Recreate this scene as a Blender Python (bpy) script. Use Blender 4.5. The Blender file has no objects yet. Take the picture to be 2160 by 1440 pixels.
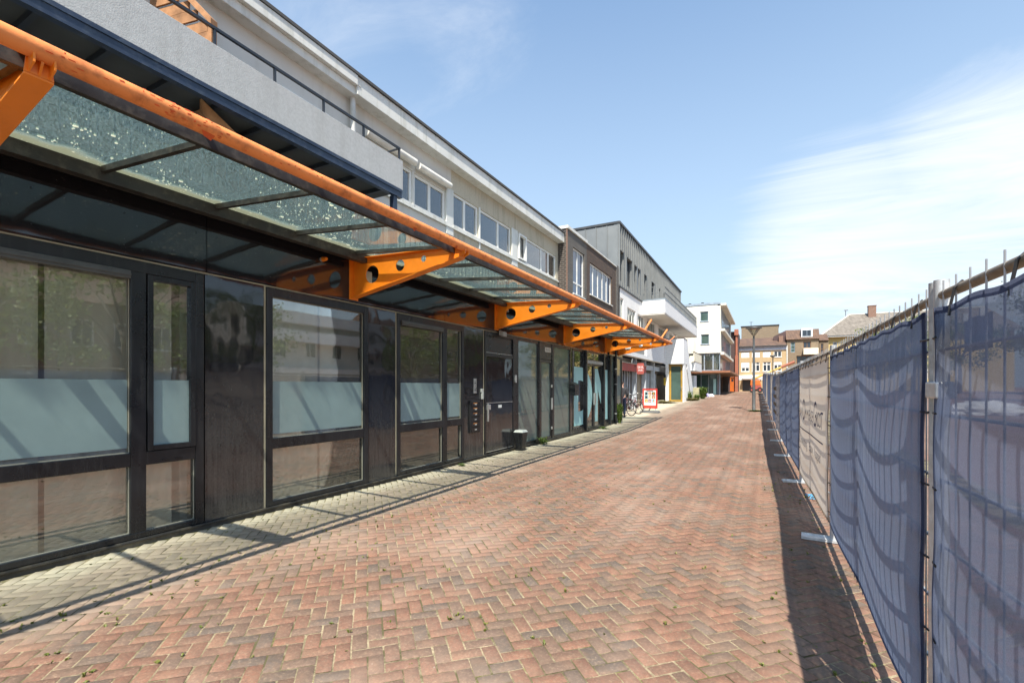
import bpy, bmesh, math, random
import numpy as np
from mathutils import Vector, Matrix
R = math.radians
random.seed(7)
np.random.seed(7)
SC = bpy.context.scene
COL = SC.collection

# ------------------------------------------------------------------ camera
cam_d = bpy.data.cameras.new("camera")
cam_d.sensor_width = 36.0
cam_d.lens = 36.0 * 1000 / 2160
cam_d.shift_y = 95 / 2160
cam_d.clip_start = 0.05
cam_d.clip_end = 2000
cam = bpy.data.objects.new("camera", cam_d)
COL.objects.link(cam)
cam.location = (0, 0, 1.65)
cam.rotation_euler = (R(90), 0, math.atan(533 / 1000))
SC.camera = cam

# ------------------------------------------------------------------ light
TO_SUN = Vector((0.23, -0.63, 1.0)).normalized()
ELEV = math.asin(TO_SUN.z)
AZ = math.atan2(TO_SUN.x, TO_SUN.y)
world = bpy.data.worlds.new("World")
SC.world = world
world.use_nodes = True
SKY_STRENGTH = 0.15
sun_d = bpy.data.lights.new("sun", 'SUN')
sun_d.energy = 3.9
sun_d.angle = R(0.5)
sun_d.color = (1.0, 0.93, 0.82)
sun = bpy.data.objects.new("sun", sun_d)
COL.objects.link(sun)
sun.location = (10, -20, 40)
sun.rotation_euler = TO_SUN.to_track_quat('Z', 'Y').to_euler()
SC.view_settings.view_transform = 'Standard'
SC.view_settings.look = 'None'
SC.view_settings.exposure = 1.2
SC.view_settings.gamma = 1
SC.cycles.max_bounces = 10
SC.cycles.transparent_max_bounces = 24
SC.cycles.transmission_bounces = 6
SC.cycles.glossy_bounces = 5
SC.cycles.sample_clamp_indirect = 6
SC.cycles.use_denoising = True


class NT:
    """small helper for node trees"""
    def __init__(s, tree):
        s.t = tree
        tree.nodes.clear()
    def n(s, typ, **kw):
        nd = s.t.nodes.new(typ)
        ins = kw.pop('ins', {})
        for k, v in kw.items():
            setattr(nd, k, v)
        for k, v in ins.items():
            if hasattr(v, 'is_linked') or hasattr(v, 'links'):
                s.t.links.new(v, nd.inputs[k])
            else:
                nd.inputs[k].default_value = v
        return nd
    def math(s, op, a, b=None, c=None, clamp=False):
        nd = s.n('ShaderNodeMath', operation=op, use_clamp=clamp)
        for i, v in enumerate((a, b, c)):
            if v is None:
                continue
            if hasattr(v, 'links'):
                s.t.links.new(v, nd.inputs[i])
            else:
                nd.inputs[i].default_value = v
        return nd.outputs[0]
    def mix(s, fac, a, b, blend='MIX'):
        nd = s.n('ShaderNodeMix', data_type='RGBA', blend_type=blend)
        for i, v in ((0, fac), (6, a), (7, b)):
            if hasattr(v, 'links'):
                s.t.links.new(v, nd.inputs[i])
            else:
                if i and len(v) == 3:
                    v = (*v, 1)
                nd.inputs[i].default_value = v
        return nd.outputs[2]
    def ramp(s, fac, stops, interp='LINEAR'):
        nd = s.n('ShaderNodeValToRGB')
        cr = nd.color_ramp
        cr.interpolation = interp
        while len(cr.elements) > 1:
            cr.elements.remove(cr.elements[-1])
        for i, (p, c) in enumerate(stops):
            e = cr.elements[0] if i == 0 else cr.elements.new(p)
            e.position = p
            e.color = (*c, 1) if len(c) == 3 else c
        s.t.links.new(fac, nd.inputs[0])
        return nd.outputs[0]
    def noise(s, vec, scale, detail=4, rough=0.55, dist=0.0):
        nd = s.n('ShaderNodeTexNoise', ins={'Scale': scale, 'Detail': detail, 'Roughness': rough, 'Distortion': dist})
        if vec is not None:
            s.t.links.new(vec, nd.inputs['Vector'])
        return nd.outputs[0]
    def link(s, a, b):
        s.t.links.new(a, b)


def build_world():
    w = NT(world.node_tree)
    sky = w.n('ShaderNodeTexSky', sky_type='NISHITA', sun_disc=False, sun_elevation=ELEV, sun_rotation=AZ,
              altitude=10, air_density=1.0, dust_density=1.2, ozone_density=1.0)
    tc = w.n('ShaderNodeTexCoord')
    sep = w.n('ShaderNodeSeparateXYZ', ins={0: tc.outputs['Generated']})
    z = w.math('MAXIMUM', sep.outputs[2], 0.0)
    zz = w.math('ADD', z, 0.16)
    px = w.math('DIVIDE', sep.outputs[0], zz)
    py = w.math('DIVIDE', sep.outputs[1], zz)
    com = w.n('ShaderNodeCombineXYZ', ins={0: px, 1: py, 2: 0.0})
    mp = w.n('ShaderNodeMapping', ins={'Vector': com.outputs[0], 'Rotation': (0, 0, R(35)), 'Scale': (0.55, 1.5, 1)})
    wisp = w.noise(mp.outputs[0], 1.3, 12, 0.66, 1.1)
    big = w.noise(com.outputs[0], 0.55, 4, 0.5, 0.2)
    # a broad cirrus bank low over the end of the street and a fainter veil higher up
    def lobe(d, lo, hi):
        v = Vector(d).normalized()
        dot = w.n('ShaderNodeVectorMath', operation='DOT_PRODUCT', ins={0: tc.outputs['Generated'], 1: v})
        return w.n('ShaderNodeMapRange', interpolation_type='SMOOTHSTEP', ins={'Value': dot.outputs['Value'], 1: lo, 2: hi, 3: 0.0, 4: 1.0}).outputs[0]
    bank = lobe((0.16, 1.22, 0.30), 0.972, 0.9995)
    bank2 = lobe((0.40, 1.32, 0.36), 0.965, 0.9995)
    veil = w.math('MAXIMUM', lobe((-0.54, 0.84, 0.80), 0.975, 0.9985), lobe((-0.80, 0.72, 0.72), 0.98, 0.9985))
    cover = w.math('ADD', w.math('MULTIPLY', w.math('MAXIMUM', bank, bank2), 0.33), w.math('MULTIPLY', veil, 0.10))
    dens = w.math('ADD', w.math('ADD', w.math('MULTIPLY', wisp, 0.75), w.math('MULTIPLY', big, 0.35)), cover)
    cl = w.n('ShaderNodeMapRange', interpolation_type='SMOOTHSTEP', ins={'Value': dens, 1: 0.61, 2: 1.06, 3: 0.0, 4: 0.82})
    low = w.n('ShaderNodeMapRange', ins={'Value': z, 1: 0.0, 2: 0.80, 3: 0.95, 4: 0.0}).outputs[0]
    tint = w.mix(1.0, sky.outputs[0], (0.57, 0.725, 0.785, 1), 'MULTIPLY')
    base = w.mix(low, tint, (2.05, 2.45, 2.82, 1))
    col = w.mix(cl.outputs[0], base, (3.4, 3.5, 3.6, 1))
    bg = w.n('ShaderNodeBackground', ins={'Color': col, 'Strength': SKY_STRENGTH})
    out = w.n('ShaderNodeOutputWorld', ins={0: bg.outputs[0]})


build_world()


# ------------------------------------------------------------------ terrain
def tg(y):
    if y < 18:
        return 0.0
    if y < 50:
        return 0.026 * (y - 18)
    return 0.832 + 0.010 * (min(y, 90) - 50)


# ------------------------------------------------------------------ materials
MATS = {}


def newmat(name):
    m = bpy.data.materials.new(name)
    m.use_nodes = True
    MATS[name] = m
    return m, NT(m.node_tree)


def finish(t, color, rough=0.7, metal=0.0, bump=None, bstr=0.3, bdist=0.01, spec=0.5, coat=0.0):
    p = t.n('ShaderNodeBsdfPrincipled')
    for k, v in (('Base Color', color), ('Roughness', rough), ('Metallic', metal), ('Specular IOR Level', spec), ('Coat Weight', coat)):
        if hasattr(v, 'links'):
            t.link(v, p.inputs[k])
        else:
            p.inputs[k].default_value = (*v, 1) if isinstance(v, tuple) and len(v) == 3 else v
    if bump is not None:
        b = t.n('ShaderNodeBump', ins={'Strength': bstr, 'Distance': bdist, 'Height': bump})
        t.link(b.outputs[0], p.inputs['Normal'])
    t.n('ShaderNodeOutputMaterial', ins={0: p.outputs[0]})
    return p


def pos(t):
    return t.n('ShaderNodeNewGeometry').outputs['Position']


def plain(name, c, rough=0.6, metal=0.0, var=0.15, scale=3.0, bstr=0.15, bscale=40, spec=0.5, coat=0.0, dirt=None, dirt_amt=0.5, dirt_scale=1.2, streak=False):
    m, t = newmat(name)
    P = pos(t)
    n1 = t.noise(P, scale, 5)
    n2 = t.noise(P, bscale, 4)
    lo = tuple(x * (1 - var) for x in c)
    hi = tuple(min(1, x * (1 + var)) for x in c)
    col = t.ramp(n1, [(0.3, lo), (0.7, hi)])
    if dirt:
        v = P
        if streak:
            v = t.n('ShaderNodeMapping', ins={'Vector': P, 'Scale': (3.0, 3.0, 0.35)}).outputs[0]
        nd = t.noise(v, dirt_scale, 7, 0.65)
        f = t.n('ShaderNodeMapRange', ins={'Value': nd, 1: 0.5, 2: 0.72, 3: 0.0, 4: dirt_amt}).outputs[0]
        col = t.mix(f, col, dirt)
    rr = t.n('ShaderNodeMapRange', ins={'Value': n1, 1: 0.3, 2: 0.7, 3: max(0.02, rough - 0.08), 4: min(1, rough + 0.08)}).outputs[0]
    finish(t, col, rr, metal, n2, bstr, 0.004, spec, coat)
    return m


def brickmat(name, c1, c2, mortar, bw=0.22, bh=0.065, msize=0.012, bstr=0.5, rough=0.85, var=0.25, dirt=None):
    m, t = newmat(name)
    P = pos(t)
    s = t.n('ShaderNodeSeparateXYZ', ins={0: P})
    u = t.math('ADD', s.outputs[0], s.outputs[1])
    v = t.n('ShaderNodeCombineXYZ', ins={0: u, 1: s.outputs[2], 2: 0.0})
    b = t.n('ShaderNodeTexBrick', ins={'Vector': v.outputs[0], 'Color1': (*c1, 1), 'Color2': (*c2, 1), 'Mortar': (*mortar, 1), 'Scale': 1.0,
                                       'Mortar Size': msize, 'Brick Width': bw, 'Row Height': bh, 'Bias': 0.0, 'Mortar Smooth': 0.2})
    n = t.noise(P, 1.3, 6)
    col = t.mix(t.math('MULTIPLY', n, var), b.outputs[0], (0.03, 0.025, 0.02))
    if dirt:
        col = t.mix(t.n('ShaderNodeMapRange', ins={'Value': t.noise(P, 0.9, 7, 0.65), 1: 0.52, 2: 0.75, 3: 0.0, 4: 0.5}).outputs[0], col, dirt)
    inv = t.math('SUBTRACT', 1.0, b.outputs['Fac'])
    h = t.math('ADD', inv, t.math('MULTIPLY', t.noise(P, 60, 3), 0.3))
    finish(t, col, rough, 0, h, bstr, 0.008)
    return m


def tilemat(name, c1, c2, axis_scale=(3.3, 3.3), rough=0.8):
    m, t = newmat(name)
    P = pos(t)
    s = t.n('ShaderNodeSeparateXYZ', ins={0: P})
    u = t.math('ADD', s.outputs[0], t.math('MULTIPLY', s.outputs[1], 0.35))
    a = t.math('SINE', t.math('MULTIPLY', u, 6.283 * axis_scale[0]))
    zf = t.math('FRACT', t.math('MULTIPLY', s.outputs[2], axis_scale[1]))
    h = t.math('ADD', t.math('MULTIPLY', a, 0.5), zf)
    br = t.n('ShaderNodeTexWhiteNoise', noise_dimensions='2D')
    cell = t.n('ShaderNodeCombineXYZ', ins={0: t.math('FLOOR', t.math('MULTIPLY', u, axis_scale[0])), 1: t.math('FLOOR', t.math('MULTIPLY', s.outputs[2], axis_scale[1])), 2: 0.0})
    t.link(cell.outputs[0], br.inputs['Vector'])
    col = t.mix(br.outputs[0], c1, c2)
    col = t.mix(t.math('MULTIPLY', t.noise(P, 1.1, 6), 0.5), col, (0.05, 0.045, 0.035))
    finish(t, col, rough, 0, h, 0.9, 0.03)
    return m


def glassmat(name, tint=(0.86, 0.9, 0.88), ior=1.5, boost=1.4, base=0.03, wob=0.02, grime=0.0, grime_col=(0.5, 0.48, 0.4)):
    m, t = newmat(name)
    P = pos(t)
    fr = t.n('ShaderNodeFresnel', ins={'IOR': ior})
    f = t.math('MULTIPLY_ADD', fr.outputs[0], boost, base, True)
    bp = t.n('ShaderNodeBump', ins={'Strength': wob, 'Distance': 0.05, 'Height': t.noise(P, 1.6, 2)})
    gl = t.n('ShaderNodeBsdfGlossy', ins={'Roughness': 0.015, 'Color': (1, 1, 1, 1), 'Normal': bp.outputs[0]})
    tr = t.n('ShaderNodeBsdfTransparent', ins={0: (*tint, 1)})
    mx = t.n('ShaderNodeMixShader', ins={0: f, 1: tr.outputs[0], 2: gl.outputs[0]})
    last = mx.outputs[0]
    if grime:
        df = t.n('ShaderNodeBsdfDiffuse', ins={0: (*grime_col, 1)})
        tl = t.n('ShaderNodeBsdfTranslucent', ins={0: (*grime_col, 1)})
        dd = t.n('ShaderNodeMixShader', ins={0: 0.5, 1: df.outputs[0], 2: tl.outputs[0]})
        ng = t.n('ShaderNodeMapRange', ins={'Value': t.noise(P, 2.2, 8, 0.7), 1: 0.35, 2: 0.8, 3: grime * 0.5, 4: grime * 1.6}).outputs[0]
        last = t.n('ShaderNodeMixShader', ins={0: ng, 1: last, 2: dd.outputs[0]}).outputs[0]
    t.n('ShaderNodeOutputMaterial', ins={0: last})
    return m


def canopy_glass():
    m, t = newmat('dirty_canopy_glass')
    P = pos(t)
    fr = t.n('ShaderNodeFresnel', ins={'IOR': 1.5})
    gl = t.n('ShaderNodeBsdfGlossy', ins={'Roughness': 0.03, 'Color': (0.9, 1, 0.96, 1)})
    tr = t.n('ShaderNodeBsdfTransparent', ins={0: (0.90, 0.94, 0.92, 1)})
    mx = t.n('ShaderNodeMixShader', ins={0: t.math('MULTIPLY', fr.outputs[0], 0.8, None, True), 1: tr.outputs[0], 2: gl.outputs[0]})
    s = t.n('ShaderNodeSeparateXYZ', ins={0: P})
    # fine dust, bird droppings and an algae line along the back edge
    dust = t.n('ShaderNodeMapRange', ins={'Value': t.noise(P, 70, 3, 0.7), 1: 0.45, 2: 0.68, 3: 0.03, 4: 0.30}).outputs[0]
    vo = t.n('ShaderNodeTexVoronoi', feature='F1', ins={'Scale': 9.0, 'Randomness': 1.0})
    t.link(t.n('ShaderNodeMapping', ins={'Vector': P, 'Scale': (1, 1, 0.0)}).outputs[0], vo.inputs['Vector'])
    sz = t.math('MULTIPLY', t.n('ShaderNodeSeparateColor', ins={0: vo.outputs['Color']}).outputs[0], 0.17)
    patch = t.n('ShaderNodeMapRange', ins={'Value': t.noise(P, 0.9, 3), 1: 0.36, 2: 0.58, 3: 0.1, 4: 1.25}).outputs[0]
    wob = t.math('ADD', vo.outputs['Distance'], t.math('MULTIPLY', t.math('SUBTRACT', t.noise(P, 60, 3), 0.5), 0.16))
    vo2 = t.n('ShaderNodeTexVoronoi', feature='F1', ins={'Scale': 26.0, 'Randomness': 1.0})
    t.link(t.n('ShaderNodeMapping', ins={'Vector': P, 'Scale': (1, 1, 0.0)}).outputs[0], vo2.inputs['Vector'])
    sz2 = t.math('MULTIPLY', t.n('ShaderNodeSeparateColor', ins={0: vo2.outputs['Color']}).outputs[1], 0.19)
    s2 = t.math('LESS_THAN', vo2.outputs['Distance'], t.math('MULTIPLY', sz2, patch))
    spot = t.math('MULTIPLY', t.math('MAXIMUM', t.math('LESS_THAN', wob, t.math('MULTIPLY', sz, patch)), s2), 0.85)
    edge = t.math('ADD', s.outputs[0], t.math('MULTIPLY', t.math('SUBTRACT', t.noise(P, 3.0, 5), 0.5), 0.5))
    algae = t.n('ShaderNodeMapRange', interpolation_type='SMOOTHSTEP', ins={'Value': edge, 1: -5.24, 2: -5.44, 3: 0.0, 4: 0.75}).outputs[0]
    f = t.math('MAXIMUM', t.math('MAXIMUM', dust, spot), algae)
    col = t.mix(spot, t.mix(algae, (0.25, 0.32, 0.36), (0.44, 0.43, 0.29)), (0.85, 0.83, 0.68))
    df = t.n('ShaderNodeBsdfDiffuse', ins={0: col})
    tl = t.n('ShaderNodeBsdfTranslucent', ins={0: col})
    dd = t.n('ShaderNodeMixShader', ins={0: 0.6, 1: df.outputs[0], 2: tl.outputs[0]})
    fin = t.n('ShaderNodeMixShader', ins={0: f, 1: mx.outputs[0], 2: dd.outputs[0]})
    t.n('ShaderNodeOutputMaterial', ins={0: fin.outputs[0]})


def black_panel():
    m, t = newmat('black_laminate')
    P = pos(t)
    wave = t.noise(t.n('ShaderNodeMapping', ins={'Vector': P, 'Scale': (1, 1.0, 0.8)}).outputs[0], 1.7, 2, 0.4)
    fine = t.noise(t.n('ShaderNodeMapping', ins={'Vector': P, 'Scale': (8, 8, 0.5)}).outputs[0], 3, 6, 0.7)
    spk = t.noise(P, 35, 6, 0.75)
    s = t.n('ShaderNodeSeparateXYZ', ins={0: P})
    low = t.n('ShaderNodeMapRange', interpolation_type='SMOOTHSTEP', ins={'Value': s.outputs[2], 1: 1.9, 2: 0.1, 3: 0.0, 4: 1.0}).outputs[0]
    dustf = t.math('MULTIPLY', t.n('ShaderNodeMapRange', ins={'Value': t.math('ADD', t.math('MULTIPLY', fine, 0.6), t.math('MULTIPLY', spk, 0.5)), 1: 0.42, 2: 0.8, 3: 0.05, 4: 0.8}).outputs[0], t.math('MULTIPLY_ADD', low, 0.75, 0.1), None, True)
    col = t.mix(dustf, (0.010, 0.011, 0.015), (0.125, 0.117, 0.108))
    speck = t.n('ShaderNodeMapRange', ins={'Value': t.noise(P, 55, 2, 0.5), 1: 0.72, 2: 0.78, 3: 0.0, 4: 0.5}).outputs[0]
    col = t.mix(speck, col, (0.2, 0.2, 0.19))
    rough = t.math('MULTIPLY_ADD', dustf, 0.30, 0.045, True)
    calm = t.n('ShaderNodeMapRange', ins={'Value': s.outputs[2], 1: 2.7, 2: 3.0, 3: 1.0, 4: 0.35}).outputs[0]
    finish(t, col, rough, 0, t.math('MULTIPLY', wave, calm), 0.16, 0.10, 0.8)


def cloth(name, c, trans=0.16):
    m, t = newmat(name)
    P = pos(t)
    w = t.noise(P, 220, 2, 0.5)
    cc = t.ramp(w, [(0.3, tuple(x * 0.88 for x in c)), (0.7, tuple(min(1, x * 1.1) for x in c))])
    df = t.n('ShaderNodeBsdfDiffuse', ins={0: cc})
    tl = t.n('ShaderNodeBsdfTranslucent', ins={0: cc})
    d = t.n('ShaderNodeMixShader', ins={0: 0.86, 1: df.outputs[0], 2: tl.outputs[0]})
    tr = t.n('ShaderNodeBsdfTransparent', ins={0: (1, 1, 1, 1)})
    f = t.n('ShaderNodeMixShader', ins={0: trans, 1: d.outputs[0], 2: tr.outputs[0]})
    t.n('ShaderNodeOutputMaterial', ins={0: f.outputs[0]})


def film(name, c, trans, tl_amt=0.5):
    m, t = newmat(name)
    P = pos(t)
    cc = t.ramp(t.noise(P, 2.0, 5), [(0.3, tuple(x * 0.88 for x in c)), (0.7, c)])
    df = t.n('ShaderNodeBsdfDiffuse', ins={0: cc})
    tl = t.n('ShaderNodeBsdfTranslucent', ins={0: cc})
    d = t.n('ShaderNodeMixShader', ins={0: tl_amt, 1: df.outputs[0], 2: tl.outputs[0]})
    tr = t.n('ShaderNodeBsdfTransparent', ins={0: (1, 1, 1, 1)})
    f = t.n('ShaderNodeMixShader', ins={0: trans, 1: d.outputs[0], 2: tr.outputs[0]})
    fr = t.n('ShaderNodeFresnel', ins={'IOR': 1.5})
    gl = t.n('ShaderNodeBsdfGlossy', ins={'Roughness': 0.03})
    o = t.n('ShaderNodeMixShader', ins={0: t.math('MULTIPLY_ADD', fr.outputs[0], 0.9, 0.03, True), 1: f.outputs[0], 2: gl.outputs[0]})
    t.n('ShaderNodeOutputMaterial', ins={0: o.outputs[0]})


def paver_mats():
    m, t = newmat('clay_paver')
    g = t.n('ShaderNodeNewGeometry')
    P = g.outputs['Position']
    rnd = g.outputs['Random Per Island']
    c = t.ramp(rnd, [(0.00, (0.220, 0.083, 0.052)), (0.10, (0.270, 0.112, 0.070)), (0.22, (0.200, 0.096, 0.064)), (0.34, (0.290, 0.115, 0.068)), (0.46, (0.170, 0.098, 0.070)), (0.57, (0.250, 0.103, 0.065)), (0.66, (0.165, 0.105, 0.080)), (0.74, (0.280, 0.135, 0.085)), (0.80, (0.115, 0.090, 0.076)), (0.86, (0.085, 0.080, 0.076)), (0.90, (0.190, 0.120, 0.090)), (0.95, (0.100, 0.090, 0.082))], 'CONSTANT')
    mean = (0.175, 0.100, 0.074)
    c = t.mix(0.24, c, mean)
    c = t.mix(0.12, c, (0.34, 0.26, 0.20))
    c = t.mix(1.0, c, (0.90, 0.91, 0.90), 'MULTIPLY')
    grain = t.noise(P, 58, 4, 0.75)
    c = t.mix(t.n('ShaderNodeMapRange', ins={'Value': grain, 1: 0.40, 2: 0.68, 3: 0.0, 4: 0.62}).outputs[0], c, (0.085, 0.062, 0.046))
    g2 = t.noise(P, 40, 5, 0.75)
    c = t.mix(t.n('ShaderNodeMapRange', ins={'Value': g2, 1: 0.50, 2: 0.70, 3: 0.0, 4: 0.60}).outputs[0], c, (0.33, 0.235, 0.155))
    blot = t.noise(P, 11, 5, 0.65)
    c = t.mix(t.n('ShaderNodeMapRange', ins={'Value': blot, 1: 0.44, 2: 0.72, 3: 0.0, 4: 0.6}).outputs[0], c, (0.115, 0.082, 0.058))
    b2 = t.noise(P, 6.5, 5, 0.6)
    c = t.mix(t.n('ShaderNodeMapRange', ins={'Value': b2, 1: 0.5, 2: 0.75, 3: 0.0, 4: 0.5}).outputs[0], c, (0.27, 0.155, 0.10))
    dark = t.noise(P, 1.1, 6, 0.6)
    c = t.mix(t.n('ShaderNodeMapRange', ins={'Value': dark, 1: 0.5, 2: 0.8, 3: 0.0, 4: 0.35}).outputs[0], c, (0.13, 0.10, 0.07))
    s = t.n('ShaderNodeSeparateXYZ', ins={0: P})
    # sand and dust blown against the foot of the shop front, and grey unworn pavers under the canopy
    nx = t.math('ADD', s.outputs[0], t.math('MULTIPLY', t.math('SUBTRACT', t.noise(P, 1.6, 6, 0.6), 0.5), 1.0))
    grey = t.n('ShaderNodeMapRange', interpolation_type='SMOOTHSTEP', ins={'Value': nx, 1: -3.9, 2: -4.75, 3: 0.0, 4: 0.75}).outputs[0]
    tan = t.mix(t.math('MULTIPLY', rnd, 0.8), (0.29, 0.245, 0.185), (0.20, 0.168, 0.13))
    c = t.mix(grey, c, tan)
    dust = t.n('ShaderNodeMapRange', interpolation_type='SMOOTHSTEP', ins={'Value': nx, 1: -4.95, 2: -5.75, 3: 0.0, 4: 0.9}).outputs[0]
    c = t.mix(dust, c, (0.50, 0.44, 0.33))
    pale = t.n('ShaderNodeMapRange', ins={'Value': t.noise(t.n('ShaderNodeMapping', ins={'Vector': P, 'Scale': (1, 0.5, 1)}).outputs[0], 0.8, 6, 0.6), 1: 0.48, 2: 0.72, 3: 0.0, 4: 0.55}).outputs[0]
    c = t.mix(pale, c, (0.36, 0.26, 0.20))
    fleck = t.n('ShaderNodeMapRange', ins={'Value': t.noise(P, 26, 2, 0.5), 1: 0.78, 2: 0.82, 3: 0.0, 4: 0.7}).outputs[0]
    c = t.mix(fleck, c, (0.55, 0.52, 0.46))
    finish(t, c, 0.85, 0, t.noise(P, 90, 5, 0.7), 0.45, 0.004, 0.35)

    m, t = newmat('joint_sand')
    P = pos(t)
    moss = t.noise(P, 2.3, 7, 0.68)
    c = t.ramp(t.noise(P, 70, 4), [(0.3, (0.20, 0.16, 0.10)), (0.7, (0.40, 0.33, 0.215))])
    s = t.n('ShaderNodeSeparateXYZ', ins={0: P})
    c = t.mix(t.n('ShaderNodeMapRange', ins={'Value': moss, 1: 0.44, 2: 0.56, 3: 0.0, 4: 0.9}).outputs[0], c, (0.075, 0.070, 0.032))
    c = t.mix(t.n('ShaderNodeMapRange', ins={'Value': t.noise(P, 4.2, 6, 0.7), 1: 0.58, 2: 0.68, 3: 0.0, 4: 0.8}).outputs[0], c, (0.14, 0.14, 0.03))
    finish(t, c, 0.95, 0, t.noise(P, 120, 4), 0.6, 0.005, 0.2)

    m, t = newmat('distant_paving')
    P = pos(t)
    mp = t.n('ShaderNodeMapping', ins={'Vector': P, 'Rotation': (0, 0, R(45))})
    b = t.n('ShaderNodeTexBrick', ins={'Vector': mp.outputs[0], 'Color1': (0.27, 0.135, 0.095, 1), 'Color2': (0.17, 0.11, 0.09, 1), 'Mortar': (0.28, 0.22, 0.15, 1), 'Scale': 1.0,
                                       'Mortar Size': 0.006, 'Brick Width': 0.191, 'Row Height': 0.0955})
    c = t.mix(t.n('ShaderNodeMapRange', ins={'Value': t.noise(P, 0.5, 7, 0.6), 1: 0.4, 2: 0.75, 3: 0.0, 4: 0.6}).outputs[0], b.outputs[0], (0.32, 0.23, 0.17))
    finish(t, c, 0.9, 0, t.noise(P, 30, 4), 0.4, 0.01, 0.3)


# paints, metals and stone
paver_mats()
black_panel()
canopy_glass()
plain('black_frame', (0.012, 0.013, 0.016), 0.30, 0, 0.3, 2.0, 0.05, 60, 0.5, 0, (0.08, 0.078, 0.072), 0.22, 5.0, True)
plain('bead_pale', (0.33, 0.31, 0.25), 0.6)
plain('dark_gutter', (0.030, 0.029, 0.028), 0.5, 0.2, 0.4, 5, 0.2, 60, 0.5, 0, (0.13, 0.12, 0.10), 0.6, 9)
plain('pale_sealant', (0.36, 0.31, 0.22), 0.7)
plain('sill_metal', (0.045, 0.043, 0.042), 0.4, 0.3, 0.3, 3, 0.1, 40, 0.5, 0, (0.24, 0.20, 0.14), 0.6, 4)
plain('concrete_foot', (0.075, 0.066, 0.055), 0.9, 0, 0.4, 4, 0.4, 30, 0.3, 0, (0.30, 0.25, 0.17), 0.7, 3)
plain('orange_paint', (0.80, 0.225, 0.012), 0.42, 0, 0.07, 3, 0.05, 50, 0.5, 0.0, (0.45, 0.10, 0.01), 0.35, 2.5)
plain('weathered_orange', (0.80, 0.265, 0.075), 0.55, 0, 0.14, 2.5, 0.25, 45, 0.4, 0, (0.30, 0.085, 0.025), 0.75, 7.0)
plain('peeled_orange', (0.62, 0.10, 0.02), 0.5, 0, 0.25, 12, 0.3, 60)
plain('stucco_grey', (0.40, 0.405, 0.405), 0.92, 0, 0.09, 22, 0.9, 60, 0.2, 0, (0.30, 0.30, 0.29), 0.5, 1.1, True)
plain('navy_steel', (0.018, 0.030, 0.058), 0.42, 0, 0.25, 3, 0.1, 50, 0.5, 0, (0.10, 0.12, 0.15), 0.4, 9)
plain('rail_steel', (0.022, 0.027, 0.036), 0.45, 0, 0.2)
plain('render_white', (0.62, 0.60, 0.55), 0.9, 0, 0.06, 1.0, 0.3, 60, 0.2, 0, (0.40, 0.37, 0.30), 0.4, 1.0, True)
plain('pebbledash', (0.50, 0.45, 0.35), 0.95, 0, 0.2, 30, 1.0, 70, 0.2, 0, (0.27, 0.24, 0.18), 0.6, 1.6, True)
plain('fascia_white', (0.66, 0.66, 0.62), 0.6, 0, 0.08, 1, 0.1, 30, 0.4, 0, (0.34, 0.33, 0.25), 0.6, 1.8, True)
plain('roof_felt', (0.075, 0.075, 0.075), 0.9)
plain('window_white', (0.74, 0.73, 0.69), 0.45, 0, 0.06, 2, 0.05, 40, 0.5, 0, (0.5, 0.48, 0.42), 0.4, 3)
plain('cassette_cream', (0.72, 0.69, 0.62), 0.4)
plain('pvc_pipe', (0.60, 0.60, 0.57), 0.45, 0, 0.1, 2, 0.05, 30, 0.5, 0, (0.36, 0.34, 0.26), 0.5, 3)
plain('old_wood', (0.34, 0.175, 0.085), 0.75, 0, 0.35, 6, 0.4, 25, 0.3)
plain('zinc_grey', (0.215, 0.225, 0.225), 0.5, 0.35, 0.08, 0.8, 0.06, 12, 0.5, 0, (0.16, 0.17, 0.17), 0.5, 0.7)
plain('zinc_dark', (0.060, 0.062, 0.064), 0.5, 0.3)
plain('galvanised', (0.60, 0.62, 0.63), 0.40, 0.40, 0.18, 22, 0.15, 90, 0.5, 0, (0.30, 0.29, 0.27), 0.5, 9)
plain('rusty_rail', (0.26, 0.215, 0.16), 0.6, 0.4, 0.25, 20, 0.3, 80, 0.5, 0, (0.16, 0.10, 0.05), 0.6, 8)
plain('wire_steel', (0.42, 0.43, 0.44), 0.45, 0.6)
plain('black_plastic', (0.012, 0.012, 0.013), 0.5)
plain('grey_plastic', (0.33, 0.33, 0.32), 0.55)
plain('beige_plastic', (0.60, 0.57, 0.48), 0.55)
plain('aluminium', (0.62, 0.62, 0.61), 0.35, 0.8)
plain('lid_grey', (0.42, 0.43, 0.41), 0.5, 0.1)
plain('curtain_beige', (0.80, 0.74, 0.62), 0.95, 0, 0.06, 2, 0.1, 80, 0.1)
plain('curtain_blue', (0.24, 0.31, 0.48), 0.95)
plain('curtain_green', (0.30, 0.34, 0.20), 0.95)
plain('room_dark', (0.10, 0.085, 0.07), 0.95)
plain('room_pale', (0.66, 0.66, 0.60), 0.95)
plain('lamp_grey', (0.095, 0.10, 0.10), 0.5, 0.3, 0.2, 5)
plain('red_paint', (0.50, 0.035, 0.025), 0.5)
plain('dull_red', (0.36, 0.075, 0.06), 0.7, 0, 0.15, 2)
plain('white_paint', (0.80, 0.80, 0.78), 0.6)
plain('white_plaster', (0.80, 0.79, 0.76), 0.85, 0, 0.04, 0.8, 0.2, 40, 0.3)
plain('cream_plaster', (0.70, 0.68, 0.60), 0.9, 0, 0.07, 0.6, 0.2, 30, 0.2, 0, (0.27, 0.25, 0.20), 0.45, 0.9, True)
plain('cream_panel', (0.78, 0.72, 0.56), 0.7)
plain('slab_edge', (0.62, 0.60, 0.52), 0.8)
plain('ochre_frame', (0.36, 0.215, 0.035), 0.5)
plain('timber_brown', (0.22, 0.115, 0.055), 0.7, 0, 0.35, 3)
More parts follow.
